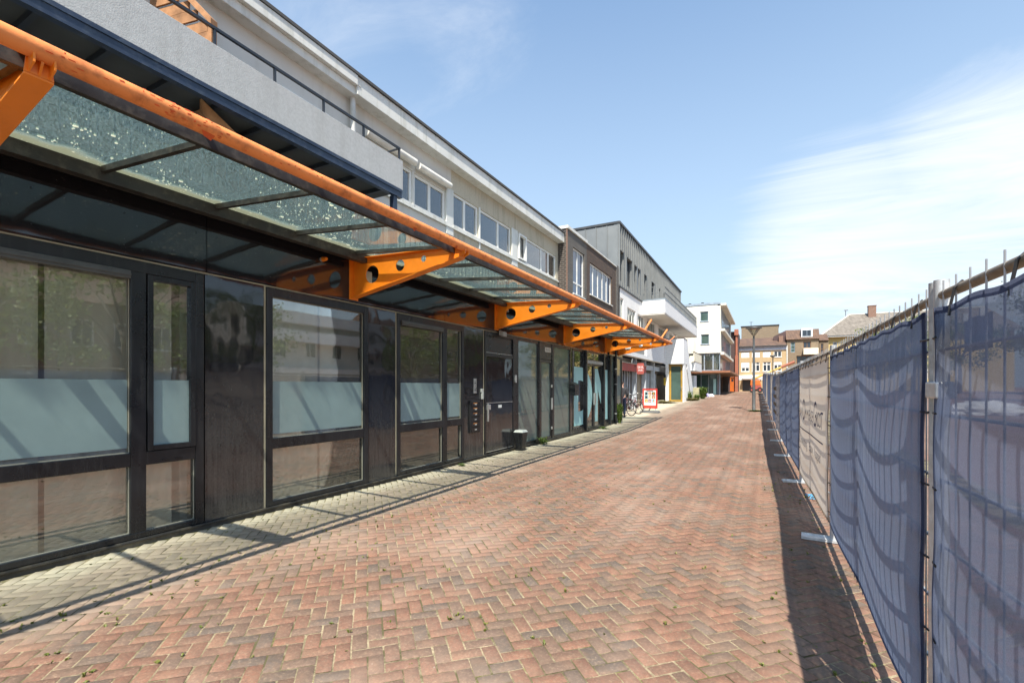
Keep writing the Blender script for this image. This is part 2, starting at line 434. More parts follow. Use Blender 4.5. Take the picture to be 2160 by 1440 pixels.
plain('grey_post', (0.42, 0.46, 0.50), 0.6)
plain('teal_glazing', (0.035, 0.075, 0.072), 0.08, 0, 0.3, 0.5, 0.02, 5, 0.7)
plain('dark_glazing', (0.022, 0.030, 0.042), 0.05, 0, 0.4, 0.35, 0.03, 1.5, 0.8)
plain('blue_glazing', (0.030, 0.060, 0.12), 0.05, 0, 0.3, 0.35, 0.03, 1.5, 0.9)
plain('green_glazing', (0.06, 0.10, 0.085), 0.08, 0, 0.4, 0.8, 0.03, 2, 0.7)
plain('steel_blue', (0.30, 0.36, 0.42), 0.5, 0.2)
plain('orange_wood', (0.30, 0.12, 0.06), 0.6, 0, 0.2, 3)
plain('chimney_orange', (0.32, 0.11, 0.065), 0.7)
plain('shutter_white', (0.78, 0.77, 0.74), 0.6, 0, 0.03)
plain('cornice_blue', (0.47, 0.51, 0.58), 0.7)
plain('yellow_wall', (0.55, 0.42, 0.17), 0.8)
plain('lift_orange', (0.52, 0.135, 0.025), 0.4)
plain('boom_tan', (0.62, 0.40, 0.11), 0.45)
plain('rubber', (0.015, 0.015, 0.015), 0.8)
plain('tube_chrome', (0.5, 0.5, 0.5), 0.25, 0.9)
plain('bike_black', (0.015, 0.015, 0.017), 0.35)
plain('bike_red', (0.10, 0.008, 0.012), 0.35)
plain('jacket_dark', (0.035, 0.036, 0.042), 0.9, 0, 0.2, 8, 0.4, 20)
plain('jeans_blue', (0.05, 0.065, 0.12), 0.9, 0, 0.2, 8, 0.4, 30)
plain('skin', (0.50, 0.29, 0.21), 0.6)
plain('hair_dark', (0.03, 0.022, 0.016), 0.7)
plain('bark', (0.10, 0.08, 0.06), 0.95, 0, 0.3, 6, 0.8, 15)
plain('planter_stone', (0.36, 0.33, 0.20), 0.95, 0, 0.25, 5, 0.6, 30)
plain('bag_white', (0.70, 0.69, 0.72), 0.35, 0, 0.1, 6, 0.5, 12)
plain('bag_violet', (0.40, 0.36, 0.62), 0.35, 0, 0.1, 6, 0.5, 12)
plain('tarp_white', (0.66, 0.67, 0.68), 0.5, 0, 0.1, 4, 0.5, 8)
plain('rope_blue', (0.10, 0.33, 0.52), 0.8)
plain('letter_teal', (0.36, 0.60, 0.60), 0.55, 0, 0.05, 1.5, 0.02, 20)
plain('banner_ink', (0.035, 0.040, 0.10), 0.9)
plain('yellow_sign', (0.75, 0.50, 0.03), 0.6)
plain('poster_red', (0.70, 0.07, 0.04), 0.5)
plain('poster_white', (0.78, 0.77, 0.74), 0.5)
for nm, cc in (('photo_teal', (0.06, 0.16, 0.19)), ('photo_rust', (0.34, 0.12, 0.07)), ('photo_sand', (0.55, 0.45, 0.30)), ('photo_black', (0.03, 0.03, 0.03)),
               ('photo_gold', (0.65, 0.35, 0.04)), ('photo_sky', (0.22, 0.45, 0.65)), ('photo_plum', (0.22, 0.08, 0.18))):
    plain(nm, cc, 0.5, 0, 0.5, 14)
plain('tag_orange', (0.60, 0.22, 0.05), 0.6)
plain('shop_sand', (0.42, 0.36, 0.28), 0.9)
cloth('navy_mesh_cloth', (0.150, 0.185, 0.27), 0.05)
cloth('navy_open_cloth', (0.135, 0.165, 0.25), 0.09)
cloth('beige_mesh_cloth', (0.66, 0.58, 0.49), 0.08)
cloth('grey_mesh_cloth', (0.26, 0.25, 0.27), 0.10)
cloth('hem_navy', (0.17, 0.20, 0.30), 0.0)
cloth('hem_beige', (0.50, 0.44, 0.37), 0.03)
film('frosted_film', (0.38, 0.50, 0.50), 0.20, 0.2)
film('door_film', (0.26, 0.32, 0.29), 0.25, 0.2)
glassmat('shop_glass', (0.95, 0.97, 0.95), 1.5, 1.2, 0.10, 0.015, 0.04)
glassmat('clear_glass', (0.92, 0.95, 0.96), 1.5, 1.7, 0.10, 0.01, 0.02)
glassmat('tinted_glass', (0.42, 0.40, 0.36), 1.5, 1.6, 0.10, 0.01, 0.03)
glassmat('lamp_glass', (0.80, 0.82, 0.76), 1.5, 1.0, 0.05, 0.01, 0.25, (0.6, 0.58, 0.5))
brickmat('white_brick', (0.80, 0.80, 0.79), (0.74, 0.75, 0.75), (0.60, 0.61, 0.62), 0.42, 0.13, 0.012, 0.5, 0.8, 0.05)
brickmat('grey_stone_brick', (0.165, 0.150, 0.130), (0.125, 0.115, 0.10), (0.07, 0.065, 0.06), 0.5, 0.075, 0.010, 0.5)
brickmat('brown_brick', (0.14, 0.085, 0.055), (0.085, 0.055, 0.04), (0.05, 0.045, 0.04), 0.22, 0.065, 0.010)
brickmat('dark_brick', (0.030, 0.024, 0.021), (0.05, 0.036, 0.03), (0.17, 0.15, 0.13), 0.22, 0.08, 0.012)
brickmat('yellow_brick', (0.52, 0.36, 0.19), (0.45, 0.31, 0.16), (0.55, 0.45, 0.28), 0.22, 0.065, 0.008, 0.3)
brickmat('tan_brick', (0.28, 0.20, 0.12), (0.22, 0.155, 0.095), (0.25, 0.21, 0.16), 0.22, 0.065, 0.010, 0.4)
brickmat('red_brick', (0.27, 0.115, 0.07), (0.20, 0.085, 0.055), (0.30, 0.26, 0.21), 0.22, 0.065, 0.010)
brickmat('purple_brick', (0.115, 0.055, 0.05), (0.075, 0.045, 0.045), (0.07, 0.06, 0.06), 0.22, 0.065, 0.010)
tilemat('brown_tile', (0.115, 0.065, 0.045), (0.17, 0.095, 0.06))
tilemat('grey_tile', (0.17, 0.145, 0.12), (0.26, 0.225, 0.19), (4, 4))


def leafmat(name, a, b, tr=0.35):
    m, t = newmat(name)
    g = t.n('ShaderNodeNewGeometry')
    c = t.ramp(g.outputs['Random Per Island'], [(0.0, a), (1.0, b)])
    df = t.n('ShaderNodeBsdfPrincipled', ins={'Base Color': c, 'Roughness': 0.55})
    tl = t.n('ShaderNodeBsdfTranslucent', ins={0: c})
    x = t.n('ShaderNodeMixShader', ins={0: tr, 1: df.outputs[0], 2: tl.outputs[0]})
    t.n('ShaderNodeOutputMaterial', ins={0: x.outputs[0]})


leafmat('tree_leaf', (0.09, 0.13, 0.025), (0.21, 0.26, 0.06))
leafmat('weed_leaf', (0.07, 0.13, 0.02), (0.20, 0.26, 0.06))
leafmat('dry_weed', (0.16, 0.16, 0.05), (0.34, 0.29, 0.13))
leafmat('moss_leaf', (0.09, 0.12, 0.02), (0.22, 0.22, 0.05), 0.2)


# ------------------------------------------------------------------ object helpers
def root_of(o):
    while o.parent:
        o = o.parent
    return o


class MB:
    def __init__(s):
        s.v, s.f = [], []
    def add(s, vs, fs):
        b = len(s.v)
        s.v += [tuple(v) for v in vs]
        s.f += [tuple(i + b for i in f) for f in fs]
        return s
    def box(s, x0, x1, y0, y1, z0, z1):
        x0, x1 = sorted((x0, x1)); y0, y1 = sorted((y0, y1)); z0, z1 = sorted((z0, z1))
        return s.add([(x0, y0, z0), (x1, y0, z0), (x1, y1, z0), (x0, y1, z0), (x0, y0, z1), (x1, y0, z1), (x1, y1, z1), (x0, y1, z1)],
                     [(0, 3, 2, 1), (4, 5, 6, 7), (0, 1, 5, 4), (1, 2, 6, 5), (2, 3, 7, 6), (3, 0, 4, 7)])
    def quad(s, a, b, c, d):
        return s.add([a, b, c, d], [(0, 1, 2, 3)])
    def hexa(s, lo, hi):
        """lo, hi: four points each (counter-clockwise seen from above)"""
        return s.add(list(lo) + list(hi), [(3, 2, 1, 0), (4, 5, 6, 7), (0, 1, 5, 4), (1, 2, 6, 5), (2, 3, 7, 6), (3, 0, 4, 7)])
    def prism(s, pts, axis, a, b):
        """pts 2D polygon extruded along axis from a to b"""
        n = len(pts)
        def P(p, h):
            return {'x': (h, p[0], p[1]), 'y': (p[0], h, p[1]), 'z': (p[0], p[1], h)}[axis]
        vs = [P(p, a) for p in pts] + [P(p, b) for p in pts]
        fs = [tuple(range(n))[::-1], tuple(range(n, 2 * n))] + [(i, (i + 1) % n, n + (i + 1) % n, n + i) for i in range(n)]
        return s.add(vs, fs)
    def tube(s, path, r, n=10, caps=True, r2=None):
        path = [Vector(p) for p in path]
        m = len(path)
        vs, fs = [], []
        prev = None
        for i, p in enumerate(path):
            d = (path[min(i + 1, m - 1)] - path[max(i - 1, 0)]).normalized()
            if prev is None:
                up = Vector((0, 0, 1)) if abs(d.z) < 0.9 else Vector((1, 0, 0))
                a = d.cross(up).normalized()
            else:
                a = (prev - d * prev.dot(d)).normalized()
            prev = a
            b = d.cross(a)
            rr = r if r2 is None else r + (r2 - r) * i / (m - 1)
            for k in range(n):
                an = 2 * math.pi * k / n
                vs.append(p + (a * math.cos(an) + b * math.sin(an)) * rr)
        for i in range(m - 1):
            for k in range(n):
                k2 = (k + 1) % n
                fs.append((i * n + k, i * n + k2, (i + 1) * n + k2, (i + 1) * n + k))
        if caps:
            fs.append(tuple(range(n))[::-1])
            fs.append(tuple(range((m - 1) * n, m * n)))
        return s.add(vs, fs)
    def lathe(s, prof, c, n=24):
        vs, fs = [], []
        for (r, z) in prof:
            for k in range(n):
                a = 2 * math.pi * k / n
                vs.append((c[0] + r * math.cos(a), c[1] + r * math.sin(a), c[2] + z))
        for i in range(len(prof) - 1):
            for k in range(n):
                k2 = (k + 1) % n
                fs.append((i * n + k, i * n + k2, (i + 1) * n + k2, (i + 1) * n + k))
        fs.append(tuple(range(n))[::-1])
        fs.append(tuple(range((len(prof) - 1) * n, len(prof) * n)))
        return s.add(vs, fs)
    def build(s, name, mat, parent=None, smooth=False, bevel=0.0, local=False):
        me = bpy.data.meshes.new(name)
        off = Vector((0, 0, 0))
        if parent is not None and not local:
            off = root_of(parent).location.copy()
        me.from_pydata([tuple(Vector(v) - off) for v in s.v], [], s.f)
        me.update()
        o = bpy.data.objects.new(name, me)
        COL.objects.link(o)
        me.materials.append(MATS[mat])
        if parent is not None:
            o.parent = parent
        if smooth:
            me.shade_smooth() if hasattr(me, 'shade_smooth') else None
            for p in me.polygons:
                p.use_smooth = True
            if smooth == 'auto':
                try:
                    me.set_sharp_from_angle(angle=R(40))
                except Exception:
                    pass
        if bevel:
            b = o.modifiers.new('bevel', 'BEVEL')
            b.width = bevel
            b.segments = 2
            b.limit_method = 'ANGLE'
            b.angle_limit = R(50)
        return o


def tag(o, label=None, cat=None, group=None, kind=None):
    if label: o['label'] = label
    if cat: o['category'] = cat
    if group: o['group'] = group
    if kind: o['kind'] = kind
    return o


def thing(name, label, cat, loc=(0, 0, 0), group=None, rz=0):
    o = bpy.data.objects.new(name, None)
    o.empty_display_size = 0.2
    COL.objects.link(o)
    o.location = loc
    o.rotation_euler = (0, 0, rz)
    return tag(o, label, cat, group)


def kids(o):
    return [c for c in bpy.data.objects if c.parent == o]


def copy_tree(o, parent=None):
    c = o.copy()
    COL.objects.link(c)
    c.parent = parent
    for ch in kids(o):
        copy_tree(ch, c)
    return c


def fill_shape(name, outlines, depth, M, mat, parent=None, local=False):
    """flat outlines with holes, given thickness, placed by the matrix M"""
    cu = bpy.data.curves.new(name, 'CURVE')
    cu.dimensions = '2D'
    cu.fill_mode = 'BOTH'
    cu.extrude = depth / 2
    for pts in outlines:
        sp = cu.splines.new('POLY')
        sp.points.add(len(pts) - 1)
        for i, p in enumerate(pts):
            sp.points[i].co = (p[0], p[1], 0, 1)
        sp.use_cyclic_u = True
    tmp = bpy.data.objects.new('tmp', cu)
    me = bpy.data.meshes.new_from_object(tmp)
    bpy.data.objects.remove(tmp)
    me.transform(M)
    if parent is not None and not local:
        me.transform(Matrix.Translation(-root_of(parent).location))
    me.materials.clear()
    me.materials.append(MATS[mat])
    me.name = name
    o = bpy.data.objects.new(name, me)
    COL.objects.link(o)
    if parent is not None:
        o.parent = parent
    return o


def text_obj(name, s, size, M, mat, parent=None, depth=0.002, align='CENTER', sx=1.0, local=False):
    cu = bpy.data.curves.new(name, 'FONT')
    cu.body = s
    cu.size = size
    cu.extrude = depth
    cu.align_x = align
    cu.align_y = 'CENTER'
    tmp = bpy.data.objects.new('tmp', cu)
    me = bpy.data.meshes.new_from_object(tmp)
    bpy.data.objects.remove(tmp)
    me.transform(Matrix.Diagonal((sx, 1, 1, 1)))
    me.transform(M)
    if parent is not None and not local:
        me.transform(Matrix.Translation(-root_of(parent).location))
    me.materials.clear()
    me.materials.append(MATS[mat])
    o = bpy.data.objects.new(name, me)
    COL.objects.link(o)
    if parent is not None:
        o.parent = parent
    return o


def basis(u, v, n, p):
    """matrix taking (x,y,z) to p + x*u + y*v + z*n"""
    return Matrix(((u[0], v[0], n[0], p[0]), (u[1], v[1], n[1], p[1]), (u[2], v[2], n[2], p[2]), (0, 0, 0, 1)))


UY, UX, UZ = Vector((0, 1, 0)), Vector((1, 0, 0)), Vector((0, 0, 1))


class Face:
    """a vertical wall plane: o origin, u along, n outwards"""
    def __init__(s, o, u, n):
        s.o, s.u, s.n = Vector(o), Vector(u), Vector(n)
    def p(s, a, z, d=0.0):
        return s.o + s.u * a + s.n * d + UZ * z
    def box(s, mb, a0, a1, z0, z1, d0, d1):
        q = [s.p(a0, z0, d0), s.p(a1, z0, d0), s.p(a1, z0, d1), s.p(a0, z0, d1)]
        h = [v + UZ * (z1 - z0) for v in q]
        nrm = (q[1] - q[0]).cross(q[3] - q[0])
        if nrm.z < 0:
            q, h = q[::-1], h[::-1]
        mb.hexa(q, h)
        return mb
    def wall(s, mb, a0, a1, z0, z1, ops=(), depth=0.15):
        """outer skin with openings and reveals"""
        cs = sorted({a0, a1, *[c for o in ops for c in o[:2]]})
        zs = sorted({z0, z1, *[c for o in ops for c in o[2:4]]})
        for i in range(len(cs) - 1):
            for j in range(len(zs) - 1):
                ca, cz = (cs[i] + cs[i + 1]) / 2, (zs[j] + zs[j + 1]) / 2
                if any(o[0] < ca < o[1] and o[2] < cz < o[3] for o in ops):
                    continue
                s.box(mb, cs[i], cs[i + 1], zs[j], zs[j + 1], -depth, 0)
        return mb


def frame_mb(F, mb, a0, a1, z0, z1, d0, d1, w):
    F.box(mb, a0, a0 + w, z0, z1, d0, d1)
    F.box(mb, a1 - w, a1, z0, z1, d0, d1)
    F.box(mb, a0 + w, a1 - w, z0, z0 + w, d0, d1)
    F.box(mb, a0 + w, a1 - w, z1 - w, z1, d0, d1)


def window(F, parent, op, frame='window_white', glass='dark_glazing', d=-0.08, w=0.06, cols=(), rows=(), sash=0.0, name='window', curtain=None, sill=None, th=0.06, bars=0.05):
    """one window: frame mesh with pane (and sill) sub-parts. cols/rows: positions of mullions and transoms"""
    a0, a1, z0, z1 = op
    mb = MB()
    frame_mb(F, mb, a0, a1, z0, z1, d - th, d, w)
    for c in cols:
        F.box(mb, c - bars / 2, c + bars / 2, z0 + w, z1 - w, d - th + 0.004, d - 0.004)
    for r in rows:
        F.box(mb, a0 + w, a1 - w, r - bars / 2, r + bars / 2, d - th + 0.008, d - 0.008)
    fr = mb.build(name, frame, parent, bevel=0.004)
    edges = [a0 + w] + [x for c in cols for x in (c - bars / 2, c + bars / 2)] + [a1 - w]
    g = MB()
    for i in range(0, len(edges), 2):
        F.box(g, edges[i], edges[i + 1], z0 + w, z1 - w, d - th * 0.65, d - th * 0.5)
    g.build('pane', glass, fr)
    if curtain:
        c = MB()
        wavy(F, c, a0 + w, a1 - w, z0 + w, z1 - w, d - th - 0.10, 0.03, 0.16)
        c.build('curtain', curtain, fr)
        b = MB()
        F.box(b, a0, a1, z0, z1, d - th - 0.5, d - th - 0.45)
        b.build('room_back', 'room_dark', fr)
    if sill:
        sm = MB()
        F.box(sm, a0 - 0.04, a1 + 0.04, z0 - 0.05, z0 - 0.003, d - 0.02, 0.05)
        sm.build('sill', sill, fr)
    return fr


def wavy(F, mb, a0, a1, z0, z1, d, amp, wl, n=None):
    n = n or max(6, int((a1 - a0) / wl * 8))
    vs, fs = [], []
    ph = random.random() * 6
    for i in range(n + 1):
        a = a0 + (a1 - a0) * i / n
        o = amp * math.sin(a / wl * 6.283 + ph + 0.8 * math.sin(a * 3.1 + ph))
        vs += [F.p(a, z0, d + o), F.p(a, z1, d + o * 0.8)]
    for i in range(n):
        fs.append((2 * i, 2 * i + 2, 2 * i + 3, 2 * i + 1))
    mb.add(vs, fs)


# ------------------------------------------------------------------ ground
def sheet(name, x0, x1, dz, mat, y0=-60, y1=320):
    ys = sorted({y0, *[y for y in (-20, 0, 10, 18, 22, 26, 30, 34, 38, 42, 46, 50, 60, 70, 80, 90, 150) if y0 < y < y1], y1})
    mb = MB()
    for i in range(len(ys) - 1):
        a, b = ys[i], ys[i + 1]
        mb.quad((x0, a, tg(a) + dz), (x1, a, tg(a) + dz), (x1, b, tg(b) + dz), (x0, b, tg(b) + dz))
    return tag(mb.build(name, mat), kind='structure')


sheet('ground', -300, 300, -0.03, 'distant_paving')
sheet('street_bedding', -8.2, 3.2, -0.0065, 'joint_sand', -3, 62)


def herringbone():
    w = 0.098
    gap = 0.0047
    ca = math.cos(R(45))
    x0, x1, y0, y1 = -7.6, 2.6, 0.8, 60.0
    us, vs_ = [], []
    # rotated lattice bounds
    L = 62
    rng = np.arange(int(-L / w), int(L / w))
    camF = np.array([-0.4704, 0.8825]); camR = np.array([0.8825, 0.4704])
    out = []
    for j in rng:
        i = rng
        k = (i - j) % 4
        for kind in (0, 3):
            ii = i[k == kind].astype(float)
            jj = np.full_like(ii, j)
            lu, lv = (2, 1) if kind == 0 else (1, 2)
            cu = (ii + lu / 2) * w
            cv = (jj + lv / 2) * w
            X = (cu - cv) * ca
            Y = (cu + cv) * ca
            D = X * camF[0] + Y * camF[1]
            S = X * camR[0] + Y * camR[1]
            ok = (X > x0) & (X < x1) & (Y > y0) & (Y < y1) & (D > 1.2) & (S < D * 1.25 + 0.6) & (S > -D * 1.25 - 0.8)
            ok &= ~((X > 1.6) & (Y > 14))
            ok &= ~((X < -5.74) & (Y < 21.7))
            if ok.any():
                out.append(np.stack([cu[ok], cv[ok], np.full(ok.sum(), lu * w), np.full(ok.sum(), lv * w)], 1))
    B = np.concatenate(out)
    n = len(B)
    hu = B[:, 2] / 2 - gap + np.random.normal(0, 0.0011, n)
    hv = B[:, 3] / 2 - gap + np.random.normal(0, 0.0011, n)
    bev = 0.006
    cu = B[:, 0] + np.random.normal(0, 0.0012, n)
    cv = B[:, 1] + np.random.normal(0, 0.0012, n)
    ang = np.random.normal(0, 0.011, n)
    # long soft undulation of the bed plus per-brick settling
    verts = np.zeros((n, 8, 3))
    dz = np.random.normal(0, 0.0012, n)
    tx = np.random.normal(0, 0.008, n); ty = np.random.normal(0, 0.008, n)
    for q, (su, sv) in enumerate(((-1, -1), (1, -1), (1, 1), (-1, 1))):
        for lvl in (0, 1):
            au = su * (hu - bev * lvl)
            av = sv * (hv - bev * lvl)
            ru = au * np.cos(ang) - av * np.sin(ang)
            rv = au * np.sin(ang) + av * np.cos(ang)
            U = cu + ru; V = cv + rv
            X = (U - V) * ca; Y = (U + V) * ca
            Z = (0.0 if lvl else -0.006) + dz + tx * ru + ty * rv
            verts[:, q + 4 * lvl, 0] = X
            verts[:, q + 4 * lvl, 1] = Y
            yy = Y
            base = np.where(yy < 18, 0, np.where(yy < 50, 0.026 * (yy - 18), 0.832 + 0.010 * (yy - 50)))
            verts[:, q + 4 * lvl, 2] = Z + base
    quads = np.array([(4, 5, 6, 7), (0, 1, 5, 4), (1, 2, 6, 5), (2, 3, 7, 6), (3, 0, 4, 7)])
    faces = (quads[None] + (np.arange(n) * 8)[:, None, None]).reshape(-1, 4)
    me = bpy.data.meshes.new('street_paving')
    me.vertices.add(n * 8)
    me.vertices.foreach_set('co', verts.reshape(-1).astype(np.float32))
    nf = len(faces)
    me.loops.add(nf * 4)
    me.loops.foreach_set('vertex_index', faces.reshape(-1).astype(np.int32))
    me.polygons.add(nf)
    me.polygons.foreach_set('loop_start', (np.arange(nf) * 4).astype(np.int32))
    me.polygons.foreach_set('loop_total', np.full(nf, 4, np.int32))
    me.update(calc_edges=True)
    me.validate()
    me.materials.append(MATS['clay_paver'])
    o = bpy.data.objects.new('street_paving', me)
    COL.objects.link(o)
    tag(o, kind='structure')


herringbone()


def leaf_tuft(mb, c, n, h, spread, lw=0.02, droop=0.3):
    for _ in range(n):
        a = random.random() * 6.283
        l = h * random.uniform(0.45, 1.0)
        out = spread * random.uniform(0.2, 1.0)
        d = Vector((math.cos(a), math.sin(a), 0))
        s = Vector((-math.sin(a), math.cos(a), 0)) * lw * random.uniform(0.5, 1.1)
        b = Vector(c) + d * spread * random.uniform(0, 0.25)
        m = b + d * out * 0.55 + UZ * l * 0.75
        t = b + d * out + UZ * l * (1 - droop * random.random())
        mb.add([b - s * 0.3, b + s * 0.3, m + s, t, m - s], [(0, 1, 2, 4), (4, 2, 3)])


def joint_weeds():
    mb = MB()
    for _ in range(560):
        y = 1.2 + 16 * random.random() ** 1.6
        x = random.uniform(-5.6, 0.6)
        if random.random() < 0.35:
            x = random.choice((random.uniform(-0.1, 0.6), random.uniform(-4.6, -3.4)))
        # snap to a herringbone joint line
        k = round((x - y) / (0.098 * 2 ** 0.5))
        if random.random() < 0.5:
            e = k * 0.098 * 2 ** 0.5 - (x - y)
            x += e / 2; y -= e / 2
        leaf_tuft(mb, (x, y, tg(y) - 0.004), random.randint(3, 8), random.uniform(0.008, 0.034) * (1.5 if random.random() < .12 else 1), 0.022, 0.008)
    o = mb.build('joint_weeds', 'moss_leaf')
    tag(o, 'tiny green and yellow weeds growing in the paving joints', 'weeds', kind='stuff')


joint_weeds()

# ------------------------------------------------------------------ ground-floor shop front
XF = -5.77
shop = thing('shop_building', 'long single-storey black-panelled shop front with large windows under the orange glass canopy', 'building', (XF, 0, 0))
F = Face((XF, 0, 0), UY, UX)
Y_END = 21.62
ZJ = 2.97      # joint between window zone and fascia panels
ZTOP = 3.92

# fascia panels above the joint
ys = [-4.0, -1.2, 0.9, 3.22, 5.52, 7.9, 10.2, 12.5, 14.9, 17.2, 19.4, Y_END]
for i in range(len(ys) - 1):
    mb = MB()
    F.box(mb, ys[i] + 0.004, ys[i + 1] - 0.004, ZJ + 0.012, ZTOP, -0.05, 0)
    mb.build('fascia_panel', 'black_laminate', shop)
mb = MB()
for i in range(len(ys) - 1):   # rivets
    for k in range(4):
        for z in (3.10, 3.42, 3.74):
            y = ys[i] + 0.12 + (ys[i + 1] - ys[i] - 0.24) * k / 3
            F.box(mb, y - 0.006, y + 0.006, z - 0.006, z + 0.006, 0, 0.004)
mb.build('panel_rivet', 'black_frame', shop)['kind'] = 'stuff'
mb = MB(); F.box(mb, -4, Y_END, ZJ - 0.006, ZJ + 0.010, -0.05, -0.004)
for y in (3.95, 6.45, 9.42):
    F.box(mb, y - 0.011, y + 0.011, 0.06, ZJ - 0.008, -0.05, 0.003)
mb.build('sealant_joint', 'pale_sealant', shop)

# solid panels between the windows
for a0, a1 in ((-4.0, 0.28), (3.20, 3.935), (5.79, 6.435), (8.61, 9.405), (15.02, 15.16)):
    mb = MB(); F.box(mb, a0, a1, 0.07, ZJ - 0.008, -0.05, 0)
    mb.build('wall_panel', 'black_laminate', shop)
# end corner panel and side wall
mb = MB(); F.box(mb, 21.52, Y_END, 0.04, ZJ - 0.008, -0.10, 0)
mb.build('corner_post', 'black_frame', shop)

# sill and foot
mb = MB()
F.box(mb, -4, Y_END, 0.045, 0.068, -0.06, 0.045)
mb.build('base_sill', 'sill_metal', shop, bevel=0.004)
mb = MB()
F.box(mb, -4, Y_END, -0.2, 0.043, -0.08, 0.018)
mb.build('base_strip', 'concrete_foot', shop)


def pane(F, parent, a0, a1, z0, z1, d, mat, name='pane', th=0.006):
    g = MB(); F.box(g, a0, a1, z0, z1, d - th, d)
    return g.build(name, mat, parent)


def shop_window(a0, a1, cols, z0=0.072, z1=2.955, casement=None, roller=None, film_on=True):
    """heavy black frame: uprights, head, transom band at z 0.82-0.96; glass above and below"""
    mb = MB()
    fw = 0.09
    F.box(mb, a0, a0 + fw, z0, z1, -0.07, 0.018)
    F.box(mb, a1 - fw, a1, z0, z1, -0.07, 0.018)
    F.box(mb, a0 + fw, a1 - fw, z1 - 0.115, z1, -0.07, 0.016)
    F.box(mb, a0 + fw, a1 - fw, z0, z0 + 0.06, -0.07, 0.016)
    cuts = [a0 + fw]
    for (c0, c1) in cols:
        F.box(mb, c0, c1, z0 + 0.06, z1 - 0.115, -0.07, 0.014)
        cuts += [c0, c1]
    cuts.append(a1 - fw)
    for i in range(0, len(cuts), 2):
        F.box(mb, cuts[i], cuts[i + 1], 0.825, 0.965, -0.065, 0.012)
    fr = mb.build('window', 'black_frame', shop, bevel=0.005)
    bead = MB()
    for i in range(0, len(cuts), 2):
        c0, c1 = cuts[i], cuts[i + 1]
        for (za, zb) in ((0.965, z1 - 0.115), (z0 + 0.06, 0.825)):
            up = za > 0.5
            in_c = casement == i // 2 and up
            if in_c:
                cm = MB()
                frame_mb(F, cm, c0 + 0.006, c1 - 0.006, za + 0.006, zb - 0.006, -0.05, 0.030, 0.055)
                cm.build('casement', 'black_frame', fr, bevel=0.004)
                pane(F, fr, c0 + 0.06, c1 - 0.06, za + 0.06, zb - 0.06, -0.012, 'shop_glass')
                if film_on:
                    pane(F, fr, c0 + 0.06, c1 - 0.06, za + 0.06, 1.72, -0.0085, 'frosted_film', 'frosted_film', 0.002)
                continue
            frame_mb(F, bead, c0, c1, za, zb, -0.032, -0.020, 0.007)
            pane(F, fr, c0, c1, za, zb, -0.037, 'shop_glass')
            if up and film_on:
                pane(F, fr, c0 + 0.012, c1 - 0.012, za + 0.05, 1.72, -0.0335, 'frosted_film', 'frosted_film', 0.002)
            if up and roller == i // 2:
                r = MB()
                F.box(r, c0 + 0.01, c1 - 0.01, zb - 0.085, zb - 0.002, -0.02, 0.045)
                F.box(r, c0 + 0.01, c1 - 0.01, zb - 0.060, zb - 0.030, 0.045, 0.056)
                r.build('roller_blind_box', 'lamp_grey', fr, bevel=0.008)
    bead.build('glazing_bead', 'bead_pale', fr)
    for i in range(0, len(cuts), 2):
        for z in (z0 + 0.03, 0.86):
            for y in (cuts[i] + 0.18, cuts[i + 1] - 0.18):
                hw = MB(); F.box(hw, y - 0.03, y + 0.03, z - 0.006, z + 0.006, 0.012, 0.022)
                hw.build('drain_cap', 'black_frame', fr)
    # curtains and blind inside
    cu = MB()
    last = cuts[-1]
    wavy(F, cu, a0, a0 + (a1 - a0) * 0.52, 0.03, 2.95, -0.13, 0.03, 0.24)
    wavy(F, cu, a0 + (a1 - a0) * 0.54, a1 - 0.27, 0.03, 2.95, -0.15, 0.03, 0.30)
    cu.build('curtain', 'curtain_beige', fr, smooth=True)
    return fr


shop_window(0.30, 3.18, [(2.46, 2.60)], casement=1, roller=0)
shop_window(3.965, 5.77, [])
shop_window(6.465, 8.59, [(7.82, 7.97)], roller=0)

# closed black front door with transom, beside the letterboxes
mb = MB()
F.box(mb, 9.44, 9.50, 0.07, 2.95, -0.08, 0.03)
F.box(mb, 10.86, 11.08, 0.07, 2.95, -0.08, 0.022)
F.box(mb, 9.50, 10.86, 2.86, 2.95, -0.08, 0.022)
F.box(mb, 9.50, 10.86, 2.36, 2.44, -0.08, 0.018)
door = mb.build('front_door', 'black_frame', shop, bevel=0.004)
mb = MB(); F.box(mb, 9.505, 10.855, 2.445, 2.855, -0.06, -0.012); mb.build('transom_panel', 'black_frame', door)
mb = MB(); F.box(mb, 9.51, 10.85, 0.09, 2.355, -0.06, 0.004)
F.box(mb, 9.62, 10.72, 1.32, 2.27, 0.004, 0.009)
F.box(mb, 9.62, 10.72, 0.20, 1.10, 0.004, 0.009)
leaf = mb.build('door_leaf', 'black_laminate', door, bevel=0.003)
mb = MB()
F.box(mb, 9.52, 10.84, 1.255, 1.268, 0.004, 0.012); mb.build('trim_strip', 'aluminium', door)
mb = MB(); F.box(mb, 9.52, 10.84, 0.10, 0.115, 0.004, 0.014); mb.build('trim_strip', 'aluminium', door)
mb = MB(); F.box(mb, 9.52, 10.84, 2.452, 2.462, -0.012, 0.004); mb.build('trim_strip', 'aluminium', door)
mb = MB()
F.box(mb, 9.53, 9.72, 1.10, 1.22, 0.005, 0.022)
F.box(mb, 9.53, 9.575, 0.83, 1.24, 0.022, 0.06)
mb.build('handle', 'aluminium', door, bevel=0.006)
mb = MB(); F.box(mb, 10.1, 10.26, 1.13, 1.20, 0.009, 0.013); mb.build('nameplate', 'white_paint', door)
mb = MB(); F.box(mb, 10.92, 10.99, 1.75, 1.95, 0.022, 0.06); mb.build('lock_box', 'aluminium', door, bevel=0.006)

